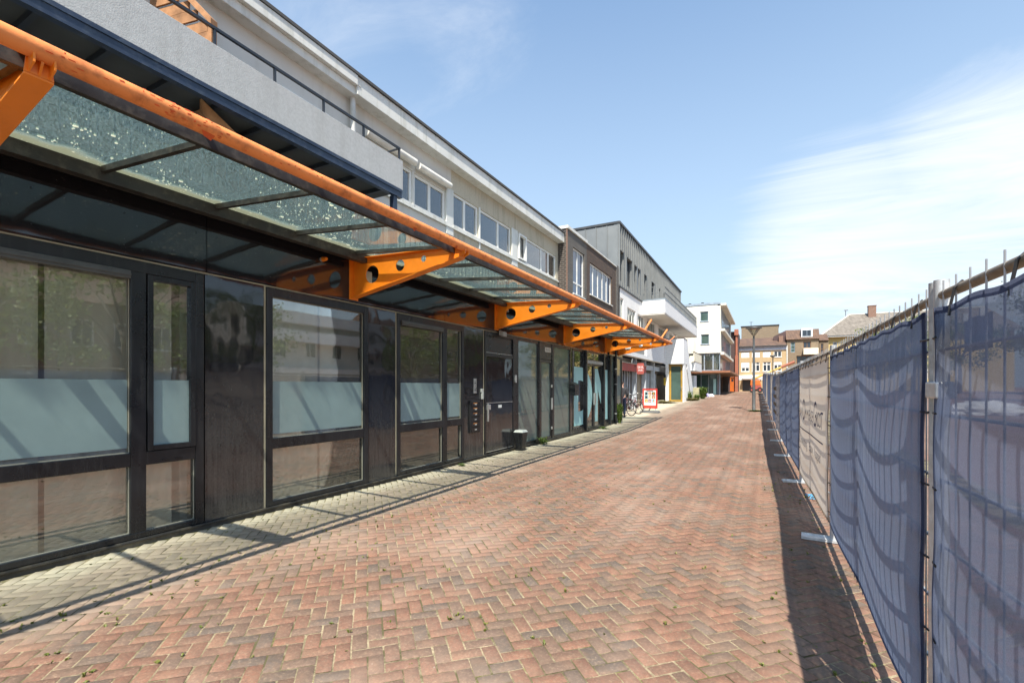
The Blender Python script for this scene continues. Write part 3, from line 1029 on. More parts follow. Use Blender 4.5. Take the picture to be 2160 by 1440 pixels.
# letterbox block
mb = MB(); F.box(mb, 8.80, 9.22, 0.62, 1.33, 0.001, 0.035)
lb = mb.build('letterbox_block', 'black_plastic', shop, bevel=0.004)
for i in range(6):
    z = 1.255 - i * 0.113
    mb = MB(); F.box(mb, 8.84, 9.19, z - 0.045, z + 0.035, 0.035, 0.041)
    F.box(mb, 8.85, 9.18, z - 0.034, z - 0.026, 0.041, 0.048)
    fl = mb.build('letter_flap', 'black_frame', lb)
    mb = MB(); F.box(mb, 8.98, 9.06, z - 0.012, z + 0.004, 0.042, 0.044); mb.build('name_card', 'poster_white', lb)
    if i in (0, 1, 2, 4):
        mb = MB(); F.box(mb, 8.92, 9.08, z + 0.014, z + 0.030, 0.042, 0.044); mb.build('name_strip', 'tag_orange', lb)
mb = MB(); F.box(mb, 8.99, 9.10, 1.50, 1.83, 0.001, 0.010)
pl = mb.build('number_plate', 'aluminium', shop)
M = basis((0, 0, 1), (0, -1, 0), (1, 0, 0), F.p(9.045, 1.665, 0.0115))
text_obj('number_text', '21 - 31', 0.085, M, 'black_plastic', pl)
mb = MB(); F.box(mb, 9.28, 9.38, 1.52, 1.60, 0.001, 0.03); F.box(mb, 9.30, 9.36, 1.36, 1.52, 0.004, 0.05)
mb.build('key_box', 'lid_grey', shop, bevel=0.005)


# glazed section with doors
def glazed(a0, a1, z0, z1, film_mat=None, fw=0.06, d=-0.03, name='glazed_panel', gm='shop_glass'):
    mb = MB()
    frame_mb(F, mb, a0, a1, z0, z1, d - 0.04, d + 0.04, fw)
    fr = mb.build(name, 'black_frame', shop, bevel=0.004)
    pane(F, fr, a0 + fw, a1 - fw, z0 + fw, z1 - fw, d, gm)
    if film_mat:
        pane(F, fr, a0 + fw, a1 - fw, z0 + fw, z1 - fw, d + 0.0035, film_mat, 'privacy_film', 0.002)
    return fr


glazed(11.10, 12.46, 0.072, 2.95, 'door_film', 0.07)
gd = glazed(12.56, 13.40, 0.072, 2.45, 'door_film', 0.08, name='glazed_door')
mb = MB(); F.box(mb, 12.56, 13.40, 2.46, 2.95, -0.06, 0.012); mb.build('transom_panel', 'black_frame', gd)
mb = MB(); F.box(mb, 12.88, 13.32, 2.68, 2.82, 0.013, 0.018); np_ = mb.build('number_plate', 'aluminium', gd)
text_obj('number_text', '3 3 3 3', 0.11, basis((0, 1, 0), (0, 0, 1), (1, 0, 0), F.p(13.10, 2.75, 0.0195)), 'black_plastic', gd)
mb = MB(); F.box(mb, 13.33, 13.375, 0.95, 1.30, 0.012, 0.06); mb.build('handle', 'aluminium', gd, bevel=0.005)
for z0_, z1_ in ((1.62, 1.70), (0.35, 0.43)):
    mb = MB(); F.box(mb, 13.33, 13.375, z0_, z1_, 0.012, 0.05); mb.build('hinge', 'aluminium', gd, bevel=0.005)
mb = MB(); F.box(mb, 12.46, 12.56, 0.07, 2.955, -0.08, 0.03); F.box(mb, 13.40, 13.50, 0.07, 2.955, -0.08, 0.03)
mb.build('mullion', 'black_frame', shop, bevel=0.004)
glazed(13.52, 15.0, 0.072, 2.95, 'door_film', 0.07)
# tinted section carrying the big letters
glazed(15.18, 16.38, 0.16, 2.95, None, 0.06, gm='tinted_glass')
mb = MB(); F.box(mb, 15.18, 16.38, 0.07, 0.155, -0.07, 0.01); F.box(mb, 18.62, 21.5, 0.07, 0.155, -0.07, 0.01); mb.build('kick_plate', 'sill_metal', shop)
mb = MB()
for a in (16.38, 18.52, 19.40, 20.28):
    F.box(mb, a, a + 0.10, 0.072, 2.955, -0.08, 0.10)
mb.build('mullion', 'black_frame', shop, bevel=0.004)
dd = glazed(16.50, 17.49, 0.075, 2.50, None, 0.07, name='glazed_door', gm='tinted_glass')
mb = MB(); F.box(mb, 17.40, 17.44, 0.95, 1.40, 0.012, 0.06); mb.build('handle', 'aluminium', dd, bevel=0.005)
dd2 = glazed(17.51, 18.50, 0.075, 2.50, None, 0.07, name='glazed_door', gm='tinted_glass')
mb = MB(); F.box(mb, 17.56, 17.60, 0.95, 1.40, 0.012, 0.06); mb.build('handle', 'aluminium', dd2, bevel=0.005)
mb = MB(); F.box(mb, 16.50, 18.50, 2.505, 2.62, -0.06, 0.05); mb.build('door_closer_rail', 'lid_grey', shop)
glazed(16.50, 18.50, 2.63, 2.95, None, 0.04, name='fanlight', gm='tinted_glass')
glazed(18.64, 19.39, 0.16, 2.95, None, 0.06, gm='tinted_glass')
glazed(19.52, 20.27, 0.16, 2.95, 'door_film', 0.06)
glazed(20.40, 21.50, 0.16, 2.95, 'door_film', 0.06)

# the letters D and N
Ml = basis((0, 1, 0), (0, 0, 1), (1, 0, 0), (XF - 0.022, 0, 0))


def arc(cx, cy, rx, ry, a0, a1, n=22):
    return [(cx + rx * math.cos(R(a0 + (a1 - a0) * i / n)), cy + ry * math.sin(R(a0 + (a1 - a0) * i / n))) for i in range(n + 1)]


fill_shape('letter_d', [[(15.40, 0.28), (16.0, 0.28)] + arc(16.1, 1.31, 1.25, 1.03, -88, 88) + [(16.0, 2.34), (15.40, 2.34)],
                        [(15.82, 0.78), (15.82, 1.86)] + arc(16.1, 1.32, 0.72, 0.54, 88, -88)], 0.004, Ml, 'letter_teal', shop)
fill_shape('letter_n', [[(17.58, 0.30), (18.02, 0.30), (18.02, 1.55), (18.88, 0.30), (19.33, 0.30), (19.33, 2.34), (18.88, 2.34), (18.88, 1.10), (18.02, 2.34), (17.58, 2.34)]], 0.004, Ml, 'letter_teal', shop)

# roof, end wall and rooms behind the glass
mb = MB(); mb.box(XF + 0.02, -7.38, -4, Y_END + 0.02, ZTOP + 0.003, ZTOP + 0.09)
mb.build('roof', 'roof_felt', shop)
mb = MB()
mb.box(-9.6, -9.5, -4, Y_END - 0.12, 0, 3.4)
mb.box(-9.5, XF - 0.09, -4, Y_END - 0.12, -0.05, 0.02)
mb.box(-9.5, XF - 0.06, -4, Y_END - 0.12, 3.3, 3.4)
for y in (-4, 3.06, 5.66, 8.48, 15.1):
    mb.box(-9.5, XF - 0.26 if y > 0 else XF - 0.06, y, y + 0.08, 0.02, 3.3)
mb.build('room', 'room_pale', shop)
mb = MB(); mb.box(-9.49, XF - 0.12, 15.3, Y_END - 0.2, 0.021, 0.03); mb.box(-9.49, -9.4, 15.3, Y_END - 0.2, 0.03, 3.3); mb.box(-9.4, XF - 0.2, 15.2, 15.24, 0.03, 3.29)
mb.box(-7.2, -6.5, 16.0, 18.0, 0.03, 1.05)
mb.build('room_fitting', 'room_dark', shop)
FE = Face((0, Y_END, 0), -UX, UY)
mb = MB(); FE.box(mb, -XF + 0.11, 7.38, -0.1, ZTOP, -0.08, 0)
mb.build('end_wall', 'black_laminate', shop)
# a rainwater pipe down the mullions
mb = MB(); mb.tube([(XF + 0.16, 19.95, 0.02), (XF + 0.16, 19.95, 3.72)], 0.045, 12)
dp = mb.build('downpipe', 'black_plastic', shop, smooth='auto')
mb = MB()
for z in (0.5, 1.75, 2.4):
    mb.lathe([(0.046, -0.02), (0.055, -0.02), (0.055, 0.02), (0.046, 0.02)], (XF + 0.16, 19.95, z), 12)
mb.build('pipe_clip', 'grey_plastic', dp)


def small_thing(name, label, cat, mb, mat, group=None, bevel=0.005, smooth=False):
    return tag(mb.build(name, mat, bevel=bevel, smooth=smooth), label, cat, group)


# things fixed to or standing by the shop front
t = thing('litter_bin', 'black tapered litter bin with a grey lid standing by the shop front door', 'bin', (-5.58, 10.95, 0))
mb = MB(); mb.hexa([(-.09, -.10, .05), (.09, -.10, .05), (.09, .10, .05), (-.09, .10, .05)], [(-.13, -.15, .47), (.13, -.15, .47), (.13, .15, .47), (-.13, .15, .47)])
mb.build('bin_body', 'black_frame', t, local=True, bevel=0.008)
mb = MB(); mb.hexa([(-.14, -.16, .472), (.14, -.16, .472), (.14, .16, .472), (-.14, .16, .472)], [(-.10, -.12, .53), (.10, -.12, .53), (.10, .12, .53), (-.10, .12, .53)])
mb.build('lid', 'lid_grey', t, local=True, bevel=0.008)
mb = MB(); mb.box(-.10, .10, -.11, .11, 0.0, .048); mb.build('foot', 'black_plastic', t, local=True)
t = thing('wall_letterbox', 'black metal letterbox with sloped lid fixed beside the letter D window', 'letterbox', (XF + 0.01, 15.09, 1.35))
mb = MB(); mb.box(0.0, .20, -.20, .20, .0, .36); mb.build('box_body', 'black_frame', t, local=True, bevel=0.006)
mb = MB(); mb.prism([(-.0, .363), (.23, .363), (.0, .46)], 'y', -.22, .22); mb.build('lid', 'black_plastic', t, local=True)
mb = MB(); F.box(mb, 5.62, 5.78, 3.24, 3.52, 0.001, 0.09)
for k in range(7):
    F.box(mb, 5.64, 5.76, 3.27 + k * 0.034, 3.285 + k * 0.034, 0.09, 0.098)
small_thing('wall_grille', 'beige louvred vent box on the fascia behind the bracket hole', 'vent', mb, 'beige_plastic')
t = thing('alarm_beacon', 'small orange alarm light on the black fascia', 'alarm light', (XF, 4.85, 3.52))
mb = MB(); mb.tube([(0.001, 0, 0), (0.03, 0, 0)], 0.035, 14); mb.build('base', 'grey_plastic', t, local=True)
mb = MB(); mb.tube([(0.031, 0, 0), (0.085, 0, 0), (0.11, 0, 0)], 0.035, 14, True, 0.022); mb.build('lens', 'orange_paint', t, local=True, smooth='auto')
for (y, z, lab) in ((10.25, 3.62, 'grey security floodlight on the black fascia above the third orange bracket'), (10.15, 3.0, 'grey camera below the third orange bracket')):
    t = thing('security_light' if z > 3.3 else 'security_camera', lab, 'light' if z > 3.3 else 'camera', (XF, y, z))
    mb = MB(); mb.box(0.001, .04, -.05, .05, -.05, .05); mb.build('mount', 'black_plastic', t, local=True, bevel=0.004)
    mb = MB(); mb.hexa([(.04, -.09, -.10), (.17, -.09, -.13), (.17, .09, -.13), (.04, .09, -.10)], [(.04, -.08, .02), (.17, -.09, -.02), (.17, .09, -.02), (.04, .08, .02)])
    mb.build('housing', 'grey_plastic', t, local=True, bevel=0.008)


def weed(name, label, c, n, h, spread, lw, mat='weed_leaf'):
    mb = MB()
    leaf_tuft(mb, c, n, h, spread, lw)
    for _ in range(n):
        p = Vector(c) + Vector((random.uniform(-.5, .5) * spread, random.uniform(-.5, .5) * spread, random.uniform(0.1, 0.9) * h))
        leaf_tuft(mb, p, 3, h * 0.22, spread * 0.45, lw * 0.9)
    return tag(mb.build(name, mat), label, 'weed')


weed('weed_plant', 'bright green weed growing at the foot of the glazed door', (-5.60, 12.4, 0.0), 40, 0.20, 0.22, 0.02)
weed('weed_plant', 'tall green weed growing beside the downpipe near the corner', (-5.56, 20.35, 0.06), 70, 0.85, 0.22, 0.035)
weed('weed_plant', 'low tuft of grass at the foot of the black panel by the letterboxes', (-5.55, 8.2, 0.0), 30, 0.06, 0.12, 0.01)
weed('weed_plant', 'small weed at the foot of the lettered glass doors', (-5.55, 18.0, 0.0), 40, 0.10, 0.3, 0.012)

# ------------------------------------------------------------------ glass canopy
can = thing('glass_canopy', 'long canopy of dirty glass panes on orange brackets with an orange edge pipe', 'canopy', (XF, 0, 3.5))
BR = [-3.1, 1.13, 5.46, 10.0, 14.45, 18.95, 21.0]
XP = -3.67


def bracket(y):
    out = [(XF + 0.02, 3.06), (XP - 0.02, 3.435), (XP + 0.03, 3.50), (XP - 0.02, 3.575), (XF + 0.02, 3.655)]
    holes = [arc(-5.36, 3.385, 0.135, 0.135, 0, 345, 27), arc(-4.80, 3.455, 0.085, 0.085, 0, 345, 23), arc(-4.36, 3.50, 0.047, 0.047, 0, 340, 17)]
    M = basis((1, 0, 0), (0, 0, 1), (0, -1, 0), (0, y, 0))
    b = fill_shape('bracket', [out] + holes, 0.012, M, 'orange_paint', can)
    mb = MB()
    sl = (3.435 - 3.06) / (XP - 0.02 - XF - 0.02)
    mb.hexa([(XF + 0.02, y - 0.065, 3.045), (XP - 0.02, y - 0.065, 3.42), (XP - 0.02, y + 0.065, 3.42), (XF + 0.02, y + 0.065, 3.045)],
            [(XF + 0.02, y - 0.065, 3.059), (XP - 0.02, y - 0.065, 3.434), (XP - 0.02, y + 0.065, 3.434), (XF + 0.02, y + 0.065, 3.059)])
    mb.build('bottom_flange', 'orange_paint', b, bevel=0.002)
    mb = MB()
    mb.hexa([(XF + 0.02, y - 0.06, 3.656), (XP - 0.02, y - 0.06, 3.576), (XP - 0.02, y + 0.06, 3.576), (XF + 0.02, y + 0.06, 3.656)],
            [(XF + 0.02, y - 0.06, 3.668), (XP - 0.02, y - 0.06, 3.588), (XP - 0.02, y + 0.06, 3.588), (XF + 0.02, y + 0.06, 3.668)])
    mb.box(XF + 0.004, XF + 0.018, y - 0.09, y + 0.09, 3.02, 3.69)
    mb.build('top_flange', 'orange_paint', b, bevel=0.002)
    mb = MB()   # saddle plates holding the pipe
    mb.hexa([(XP - 0.03, y - 0.065, 3.435), (XP - 0.018, y - 0.065, 3.435), (XP - 0.018, y + 0.065, 3.435), (XP - 0.03, y + 0.065, 3.435)],
            [(XP - 0.03, y - 0.05, 3.575), (XP - 0.018, y - 0.05, 3.575), (XP - 0.018, y + 0.05, 3.575), (XP - 0.03, y + 0.05, 3.575)])
    for s in (-1, 1):
        mb.prism([(XP - 0.018, 3.44), (XP + 0.06, 3.47), (XP + 0.06, 3.53), (XP - 0.018, 3.575)], 'y', y + s * 0.045 - 0.005, y + s * 0.045 + 0.005)
    mb.build('pipe_saddle', 'orange_paint', b)


for y in BR:
    bracket(y)
mb = MB(); mb.tube([(XP + 0.02, -4.0, 3.565), (XP + 0.02, 21.85, 3.565)], 0.057, 28)
pipe = mb.build('edge_pipe', 'weathered_orange', can, smooth='auto')
mb = MB(); mb.tube([(XP - 0.03, 21.80, 3.545), (XP - 0.55, 21.45, 3.42)], 0.04, 14); mb.tube([(XP - 0.55, 21.45, 3.42), (XF + 0.03, 21.3, 3.2)], 0.04, 14)
mb.build('end_pipe', 'orange_paint', can, smooth='auto')
mb = MB()   # curls of peeling paint and rust on the pipe
for _ in range(260):
    y = random.choice((random.uniform(0.5, 3.2), random.uniform(1.6, 2.2), random.uniform(3.2, 7), random.uniform(4.5, 9)))
    a = random.uniform(-1.2, 2.6)
    r = 0.0575
    l = random.uniform(0.006, 0.035)
    da = random.uniform(0.05, 0.22)
    lift = random.uniform(0.0, 0.006)
    def pp(yy, aa, rr):
        return (XP + 0.02 + rr * math.cos(aa), yy, 3.565 + rr * math.sin(aa))
    mb.add([pp(y, a, r + 0.0004), pp(y + l, a + da * .2, r + 0.0004), pp(y + l * .8, a + da, r + lift), pp(y - l * .2, a + da * .8, r + lift * .7)], [(0, 1, 2, 3)])
for (y, a, l) in ((1.98, -0.9, 0.10), (4.35, -1.0, 0.07), (5.2, -0.8, 0.05)):
    for k in range(3):
        mb.add([pp(y + k * .02, a, r + .0005), pp(y + l, a - .1, r + .0005), pp(y + l * .9, a - .75, r + .022), pp(y + l * .3 + k * .01, a - .55, r + .015)], [(0, 1, 2, 3)])
mb.build('peeling_paint', 'peeled_orange', pipe)
for y, l in ((16.6, 0.36), (19.6, 0.34), (21.35, 0.22)):
    mb = MB(); mb.tube([(XP + 0.02, y, 3.60), (XP + 0.22, y + 0.12, 3.60 + l)], 0.035 if y < 21 else 0.02, 12)
    mb.build('stub_pipe', 'weathered_orange', can, smooth='auto')
XO, ZO, XB, ZB = -3.86, 3.572, -5.46, 3.712


def gz(x):
    return ZO + (ZB - ZO) * (x - XO) / (XB - XO)


mb = MB()   # front edge profile and back gutter
mb.box(XO - 0.03, XO + 0.035, -4.0, 21.6, ZO - 0.055, ZO - 0.004)
mb.box(XO + 0.036, XO + 0.05, -4.0, 21.6, ZO - 0.07, ZO + 0.025)
mb.build('edge_profile', 'dark_gutter', can, bevel=0.003)
mb = MB()
mb.box(XB - 0.11, XB, -4.0, 21.6, ZB - 0.14, ZB - 0.012)
mb.build('back_gutter', 'dark_gutter', can, bevel=0.003)
mb = MB()
mb.box(XF + 0.006, XB - 0.112, -4.0, 21.6, ZB - 0.02, ZB + 0.02)
mb.build('flashing', 'black_frame', can)
bars = [-3.94 + 0.0]
y = 1.08 - 1.04 * 4
bars = []
while y < 21.6:
    bars.append(y); y += 1.04
for yb in bars:
    mb = MB()
    mb.hexa([(XB, yb - 0.022, ZB - 0.062), (XO - 0.03, yb - 0.022, ZO - 0.05), (XO - 0.03, yb + 0.022, ZO - 0.05), (XB, yb + 0.022, ZB - 0.062)],
            [(XB, yb - 0.022, ZB - 0.006), (XO - 0.03, yb - 0.022, ZO - 0.004 + 0.0), (XO - 0.03, yb + 0.022, ZO - 0.004), (XB, yb + 0.022, ZB - 0.006)])
    mb.build('glazing_bar', 'dark_gutter', can)
for i in range(len(bars)):
    a = bars[i] + 0.004
    b = (bars[i + 1] if i + 1 < len(bars) else 21.6) - 0.004
    mb = MB()
    mb.hexa([(XB - 0.06, a, gz(XB - 0.06)), (XO + 0.03, a, gz(XO + 0.03)), (XO + 0.03, b, gz(XO + 0.03)), (XB - 0.06, b, gz(XB - 0.06))],
            [(XB - 0.06, a, gz(XB - 0.06) + .003), (XO + 0.03, a, gz(XO + 0.03) + .003), (XO + 0.03, b, gz(XO + 0.03) + .003), (XB - 0.06, b, gz(XB - 0.06) + .003)])
    mb.build('glass_pane', 'dirty_canopy_glass', can)
mb = MB()   # pipe clips seen along the top of the edge pipe
for yb in bars[4::1]:
    mb.box(XP - 0.15, XP + 0.0, yb - 0.02, yb + 0.02, 3.60, 3.635)
mb.build('pipe_clip', 'black_frame', can)['kind'] = 'stuff'

# ------------------------------------------------------------------ terrace railing and timber screens on the shop roof
t = thing('terrace_railing', 'dark steel railing with thin upright bars on the shop roof above the canopy', 'railing', (-6.35, 0, ZTOP + 0.09))
mb = MB(); mb.box(-6.37, -6.33, -4, 21.2, 4.68, 4.72); mb.box(-6.365, -6.335, -4, 21.2, 4.10, 4.125)
for k in range(9):
    mb.box(-6.37, -6.33, -3.9 + k * 3.1, -3.86 + k * 3.1, 4.012, 4.68)
mb.build('rail', 'rail_steel', t)
mb = MB()
k = -3.8
while k < 21.1:
    mb.box(-6.357, -6.343, k, k + 0.014, 4.125, 4.68); k += 0.155
o = mb.build('baluster', 'rail_steel', t); o['kind'] = 'stuff'


def screen(name, label, y, x_out, x_in, z0, zo, zi, n, zcap=None):
    """slatted timber partition across the terrace with a sloping top edge"""
    t = thing(name, label, 'timber screen', (x_out, y, z0))
    sl = (zi - zo) / (x_in - x_out)
    mb = MB(); mb.box(x_out - 0.06, x_out, y - 0.04, y + 0.04, z0, zo); mb.build('post', 'old_wood', t)
    mb = MB()
    mb.hexa([(x_in, y - 0.05, zi), (x_out, y - 0.05, zo), (x_out, y + 0.05, zo), (x_in, y + 0.05, zi)],
            [(x_in, y - 0.05, zi + .09), (x_out, y - 0.05, zo + .09), (x_out, y + 0.05, zo + .09), (x_in, y + 0.05, zi + .09)])
    mb.build('sloping_beam', 'old_wood', t)
    mb = MB()
    h = (max(zi, zo) - z0) / n
    for i in range(n):
        za, zb = z0 + i * h + 0.012, z0 + (i + 1) * h - 0.012
        xa = x_out - 0.062
        if zb > zo:
            xa = min(xa, x_out + (zb - zo) / sl)
        if xa > x_in:
            mb.box(x_in, xa, y - 0.012 + (i % 2) * 0.02, y + 0.012 + (i % 2) * 0.02, za, zb)
    mb.build('slats', 'old_wood', t)
    return t


screen('timber_screen', 'slatted timber screen with a sloping top standing on the balcony', 3.62, -6.32, -7.42, 5.46, 6.32, 7.45, 12).rotation_euler.z = R(12)
t = thing('timber_stair', 'timber stair leading from the shop roof up to the balcony', 'stair', (-6.9, 4.6, 4.012))
for x in (-6.48, -7.30):
    mb = MB(); mb.hexa([(x - .04, 5.9, 4.02), (x + .0, 5.9, 4.02), (x + .0, 3.55, 5.22), (x - .04, 3.55, 5.22)][::-1], [(x - .04, 5.9, 4.22), (x, 5.9, 4.22), (x, 3.55, 5.40), (x - .04, 3.55, 5.40)][::-1])
    mb.build('stringer', 'old_wood', t)
for k in range(9):
    f_ = (k + .5) / 9
    yk, zk = 5.85 - 2.3 * f_, 4.12 + 1.18 * f_
    mb = MB(); mb.box(-7.295, -6.525, yk - .13, yk + .11, zk, zk + .035); mb.build('tread', 'old_wood', t)

# ------------------------------------------------------------------ apartment block above the shop
XW = -7.4
apt = thing('apartment_block', 'flat-roofed pale apartment storey with white windows above the black shop front', 'building', (XW, 0, 0))
A = Face((XW, 0, 0), UY, UX)
WZ0, WZ1 = 5.97, 6.88
wins = [(-3.5, -0.6, 5.1, 6.7), (1.7, 5.2, 5.0, 6.72), (7.3, 8.84, WZ0, 6.78), (8.90, 10.16, WZ0, 6.76), (10.50, 11.78, WZ0, WZ1), (11.86, 13.82, WZ0, WZ1), (14.24, 17.64, WZ0 - .02, WZ1)]
mb = MB(); A.wall(mb, -8, 10.42, 3.6, 7.48, wins[:4], 0.22); mb.build('wall', 'render_white', apt)
mb = MB(); A.wall(mb, 10.42, 17.9, 3.6, 7.48, wins[4:], 0.22); mb.build('wall', 'pebbledash', apt)
colsets = [[-2.0], [3.0], [8.05], [9.53], [11.10], [13.0], [14.88, 16.28, 16.95]]
for op, cs in zip(wins, colsets):
    window(A, apt, op, 'window_white', 'clear_glass' if op[1] > 8 else 'blue_glazing', -0.03, 0.065, cs, bars=0.09, curtain='curtain_blue' if op[1] > 8 else None, sill='fascia_white')
mb = MB(); frame_mb(A, mb, 14.28, 14.86, WZ0 + 0.02, WZ1 - 0.03, -0.028, 0.07, 0.06); mb.build('open_casement', 'window_white', apt)
mb = MB()
for a0, a1 in ((10.17, 10.49), (11.79, 11.855), (13.83, 14.23)):
    A.box(mb, a0, a1, WZ0 - 0.3, WZ1 + 0.02, 0, 0.035)
mb.build('pilaster', 'fascia_white', apt, bevel=0.005)
mb = MB(); A.box(mb, 7.0, 17.9, 5.86, 5.915, 0.0, 0.055); mb.build('sill_band', 'fascia_white', apt, bevel=0.006)
mb = MB(); A.box(mb, -8, 6.85, 7.44, 7.60, -0.3, 0.22); A.box(mb, -8, 6.85, 7.603, 7.80, -0.3, 0.30)
A.box(mb, 6.85, 17.9, 7.44, 7.80, -0.3, 0.28)
mb.build('fascia', 'fascia_white', apt, bevel=0.01)
mb = MB(); A.box(mb, -8, 17.9, 7.803, 7.86, -0.3, 0.32); mb.build('roof_edge', 'roof_felt', apt)
mb = MB(); A.box(mb, -8, 17.9, 7.70, 7.84, -8, -0.31); mb.build('roof', 'roof_felt', apt)
mb = MB(); mb.box(-15.4, XW - 0.24, 17.7, 17.9, 3.6, 7.69); mb.box(-15.4, XW - 0.24, -8, -7.8, 3.6, 7.69); mb.box(-15.4, -15.2, -7.8, 17.7, 0, 7.69); mb.build('side_wall', 'render_white', apt)
mb = MB(); mb.tube([(XW + 0.10, 6.9, 3.95), (XW + 0.10, 6.9, 7.52)], 0.055, 14); mb.tube([(XW + .10, 6.9, 7.52), (XW + .26, 6.9, 7.66)], 0.055, 12); mb.build('drainpipe', 'pvc_pipe', apt, smooth='auto')
for a0, a1, z in ((7.25, 8.80, 6.93), (8.92, 10.2, 6.90)):
    mb = MB(); mb.tube([(XW + 0.12, a0, z), (XW + 0.12, a1, z)], 0.085, 18); mb.build('awning_cassette', 'cassette_cream', apt, smooth='auto')
mb = MB(); A.box(mb, 5.35, 6.35, 6.62, 6.84, 0.001, 0.05)
for k in range(16):
    A.box(mb, 5.38 + k * 0.06, 5.41 + k * 0.06, 6.64, 6.82, 0.05, 0.065)
mb.build('vent_grille', 'window_white', apt)

# balcony with stucco parapet
bal = thing('balcony', 'long balcony with a grey stucco parapet over a navy steel beam', 'balcony', (-6.2, 0, 5.3))
mb = MB(); mb.box(-6.26, -6.2, -5, 7.13, 5.455, 6.02); mb.build('parapet', 'stucco_grey', bal, bevel=0.004)
mb = MB(); mb.box(-7.38, -6.262, 7.07, 7.128, 5.455, 6.02); mb.build('side_parapet', 'stucco_grey', bal, bevel=0.004)
mb = MB(); mb.box(-6.28, -6.19, -5, 7.10, 5.40, 5.452); mb.box(-6.28, -6.265, -5, 7.10, 5.30, 5.40); mb.box(-6.215, -6.205, -5, 7.1, 5.30, 5.40); mb.box(-6.265, -6.215, -5, 7.1, 5.37, 5.40); mb.box(-6.28, -6.19, -5, 7.10, 5.285, 5.299)
mb.build('edge_beam', 'navy_steel', bal)
mb = MB(); mb.box(-7.38, -6.29, -5, 7.08, 5.41, 5.45); mb.build('deck', 'roof_felt', bal)
k = -4.7
while k < 7:
    mb = MB(); mb.box(-7.38, -6.29, k, k + 0.05, 5.33, 5.405); k += 0.6
    mb.build('joist', 'rail_steel', bal)
mb = MB(); mb.box(-6.27, -6.23, -5, 7.10, 6.24, 6.275)
for yy in (-4, -3.1, -2.2, -1.3, -0.4, 0.5, 1.35, 2.7, 3.57, 4.42, 5.28, 6.14, 7.06):
    mb.box(-6.265, -6.235, yy, yy + 0.03, 6.022, 6.24)
mb.box(-7.38, -6.27, 7.065, 7.095, 6.245, 6.27)
mb.build('handrail', 'rail_steel', bal)
mb = MB(); mb.box(-6.31, -6.21, 6.88, 6.98, 4.012, 5.284); mb.build('post', 'navy_steel', bal, bevel=0.004)

# ------------------------------------------------------------------ brick house next to it
bh = thing('brick_house', 'narrow brown brick house between the pale apartments and the grey zinc building', 'building', (-7.0, 18, 0))
B = Face((-7.0, 0, 0), UY, UX)
w1, w2 = (18.50, 19.92, 5.52, 7.44), (20.65, 24.15, 5.85, 7.30)
mb = MB(); B.wall(mb, 17.9, 20.2, 3.0, 8.0, [w1], 0.2); mb.build('wall', 'grey_stone_brick', bh)
mb = MB(); B.wall(mb, 20.2, 24.9, 3.0, 8.0, [w2], 0.2); mb.build('wall', 'brown_brick', bh)
mb = MB(); B.box(mb, 24.9, 25.35, 3.0, 8.12, -0.2, 0.03); mb.build('pier', 'grey_stone_brick', bh)
FS = Face((0, 17.9, 0), UX, -UY)
mb = MB(); mb.box(-7.6, -7.003, 17.84, 17.897, 3.95, 8.0); mb.box(-7.6, -7.21, 17.897, 18.1, 3.95, 8.0); mb.build('side_wall', 'dark_brick', bh)
mb = MB(); mb.box(-7.02, -6.985, 17.82, 17.838, 3.95, 8.0); mb.build('corner_trim', 'red_brick', bh)
window(B, bh, w1, 'window_white', 'blue_glazing', -0.07, 0.07, [19.2], [6.02], bars=0.06, sill='fascia_white')
window(B, bh, w2, 'window_white', 'blue_glazing', -0.07, 0.07, [21.3, 22.05, 22.75, 23.45], bars=0.06, sill='fascia_white')
mb = MB(); B.box(mb, 17.8, 20.2, 8.003, 8.12, -0.25, 0.06); B.box(mb, 20.2, 24.9, 8.003, 8.06, -0.25, 0.05); mb.box(-8.5, -7.26, 17.8, 17.95, 8.003, 8.12); mb.build('coping', 'fascia_white', bh)
mb = MB(); mb.box(-15, -7.21, 17.96, 25.3, 7.9, 8.0); mb.build('roof', 'roof_felt', bh)
mb = MB(); B.box(mb, 17.92, 25.3, 2.4, 2.995, -0.2, -0.02); B.wall(mb, 21.7, 25.3, 0.05, 2.395, [(22.2, 24.8, 0.3, 2.3)], 0.2); mb.build('plinth', 'shop_sand', bh)
window(B, bh, (22.2, 24.8, 0.3, 2.3), 'timber_brown', 'dark_glazing', -0.1, 0.07, [23.5], bars=0.07, name='shop_window')

# ------------------------------------------------------------------ zinc-clad building
zb = thing('zinc_building', 'grey zinc-clad building with white painted brick bands and cantilevered balconies', 'building', (-7.0, 25.4, 0))
Z = Face((-7.0, 0, 0), UY, UX)
ZY0, ZY1 = 25.42, 53.0
zw = [(25.75, 26.55, 7.45, 9.15), (27.2, 28.45, 7.40, 9.10), (28.95, 29.60, 7.40, 9.06), (29.9, 30.5, 7.40, 9.06), (31.45, 32.35, 7.2, 9.05), (33.6, 34.9, 7.2, 9.02), (36.4, 37.1, 7.4, 9.02), (38.4, 39.1, 7.4, 9.02), (41.0, 42.0, 7.3, 9.0)]
mb = MB(); Z.wall(mb, ZY0, 47.0, 7.16, 10.50, zw, 0.25); mb.build('zinc_wall', 'zinc_grey', zb)
mb = MB()
a = ZY0 + 0.02
while a < 47:
    segs = [(7.16, 10.46)]
    for o in zw:
        if o[0] - 0.02 < a < o[1] + 0.02:
            segs = [(7.16, o[2]), (o[3], 10.46)]
    for s0, s1 in segs:
        Z.box(mb, a - 0.02, a + 0.02, s0, s1, 0, 0.075)
    a += 0.45
mb.build('standing_seam', 'zinc_grey', zb)['kind'] = 'stuff'
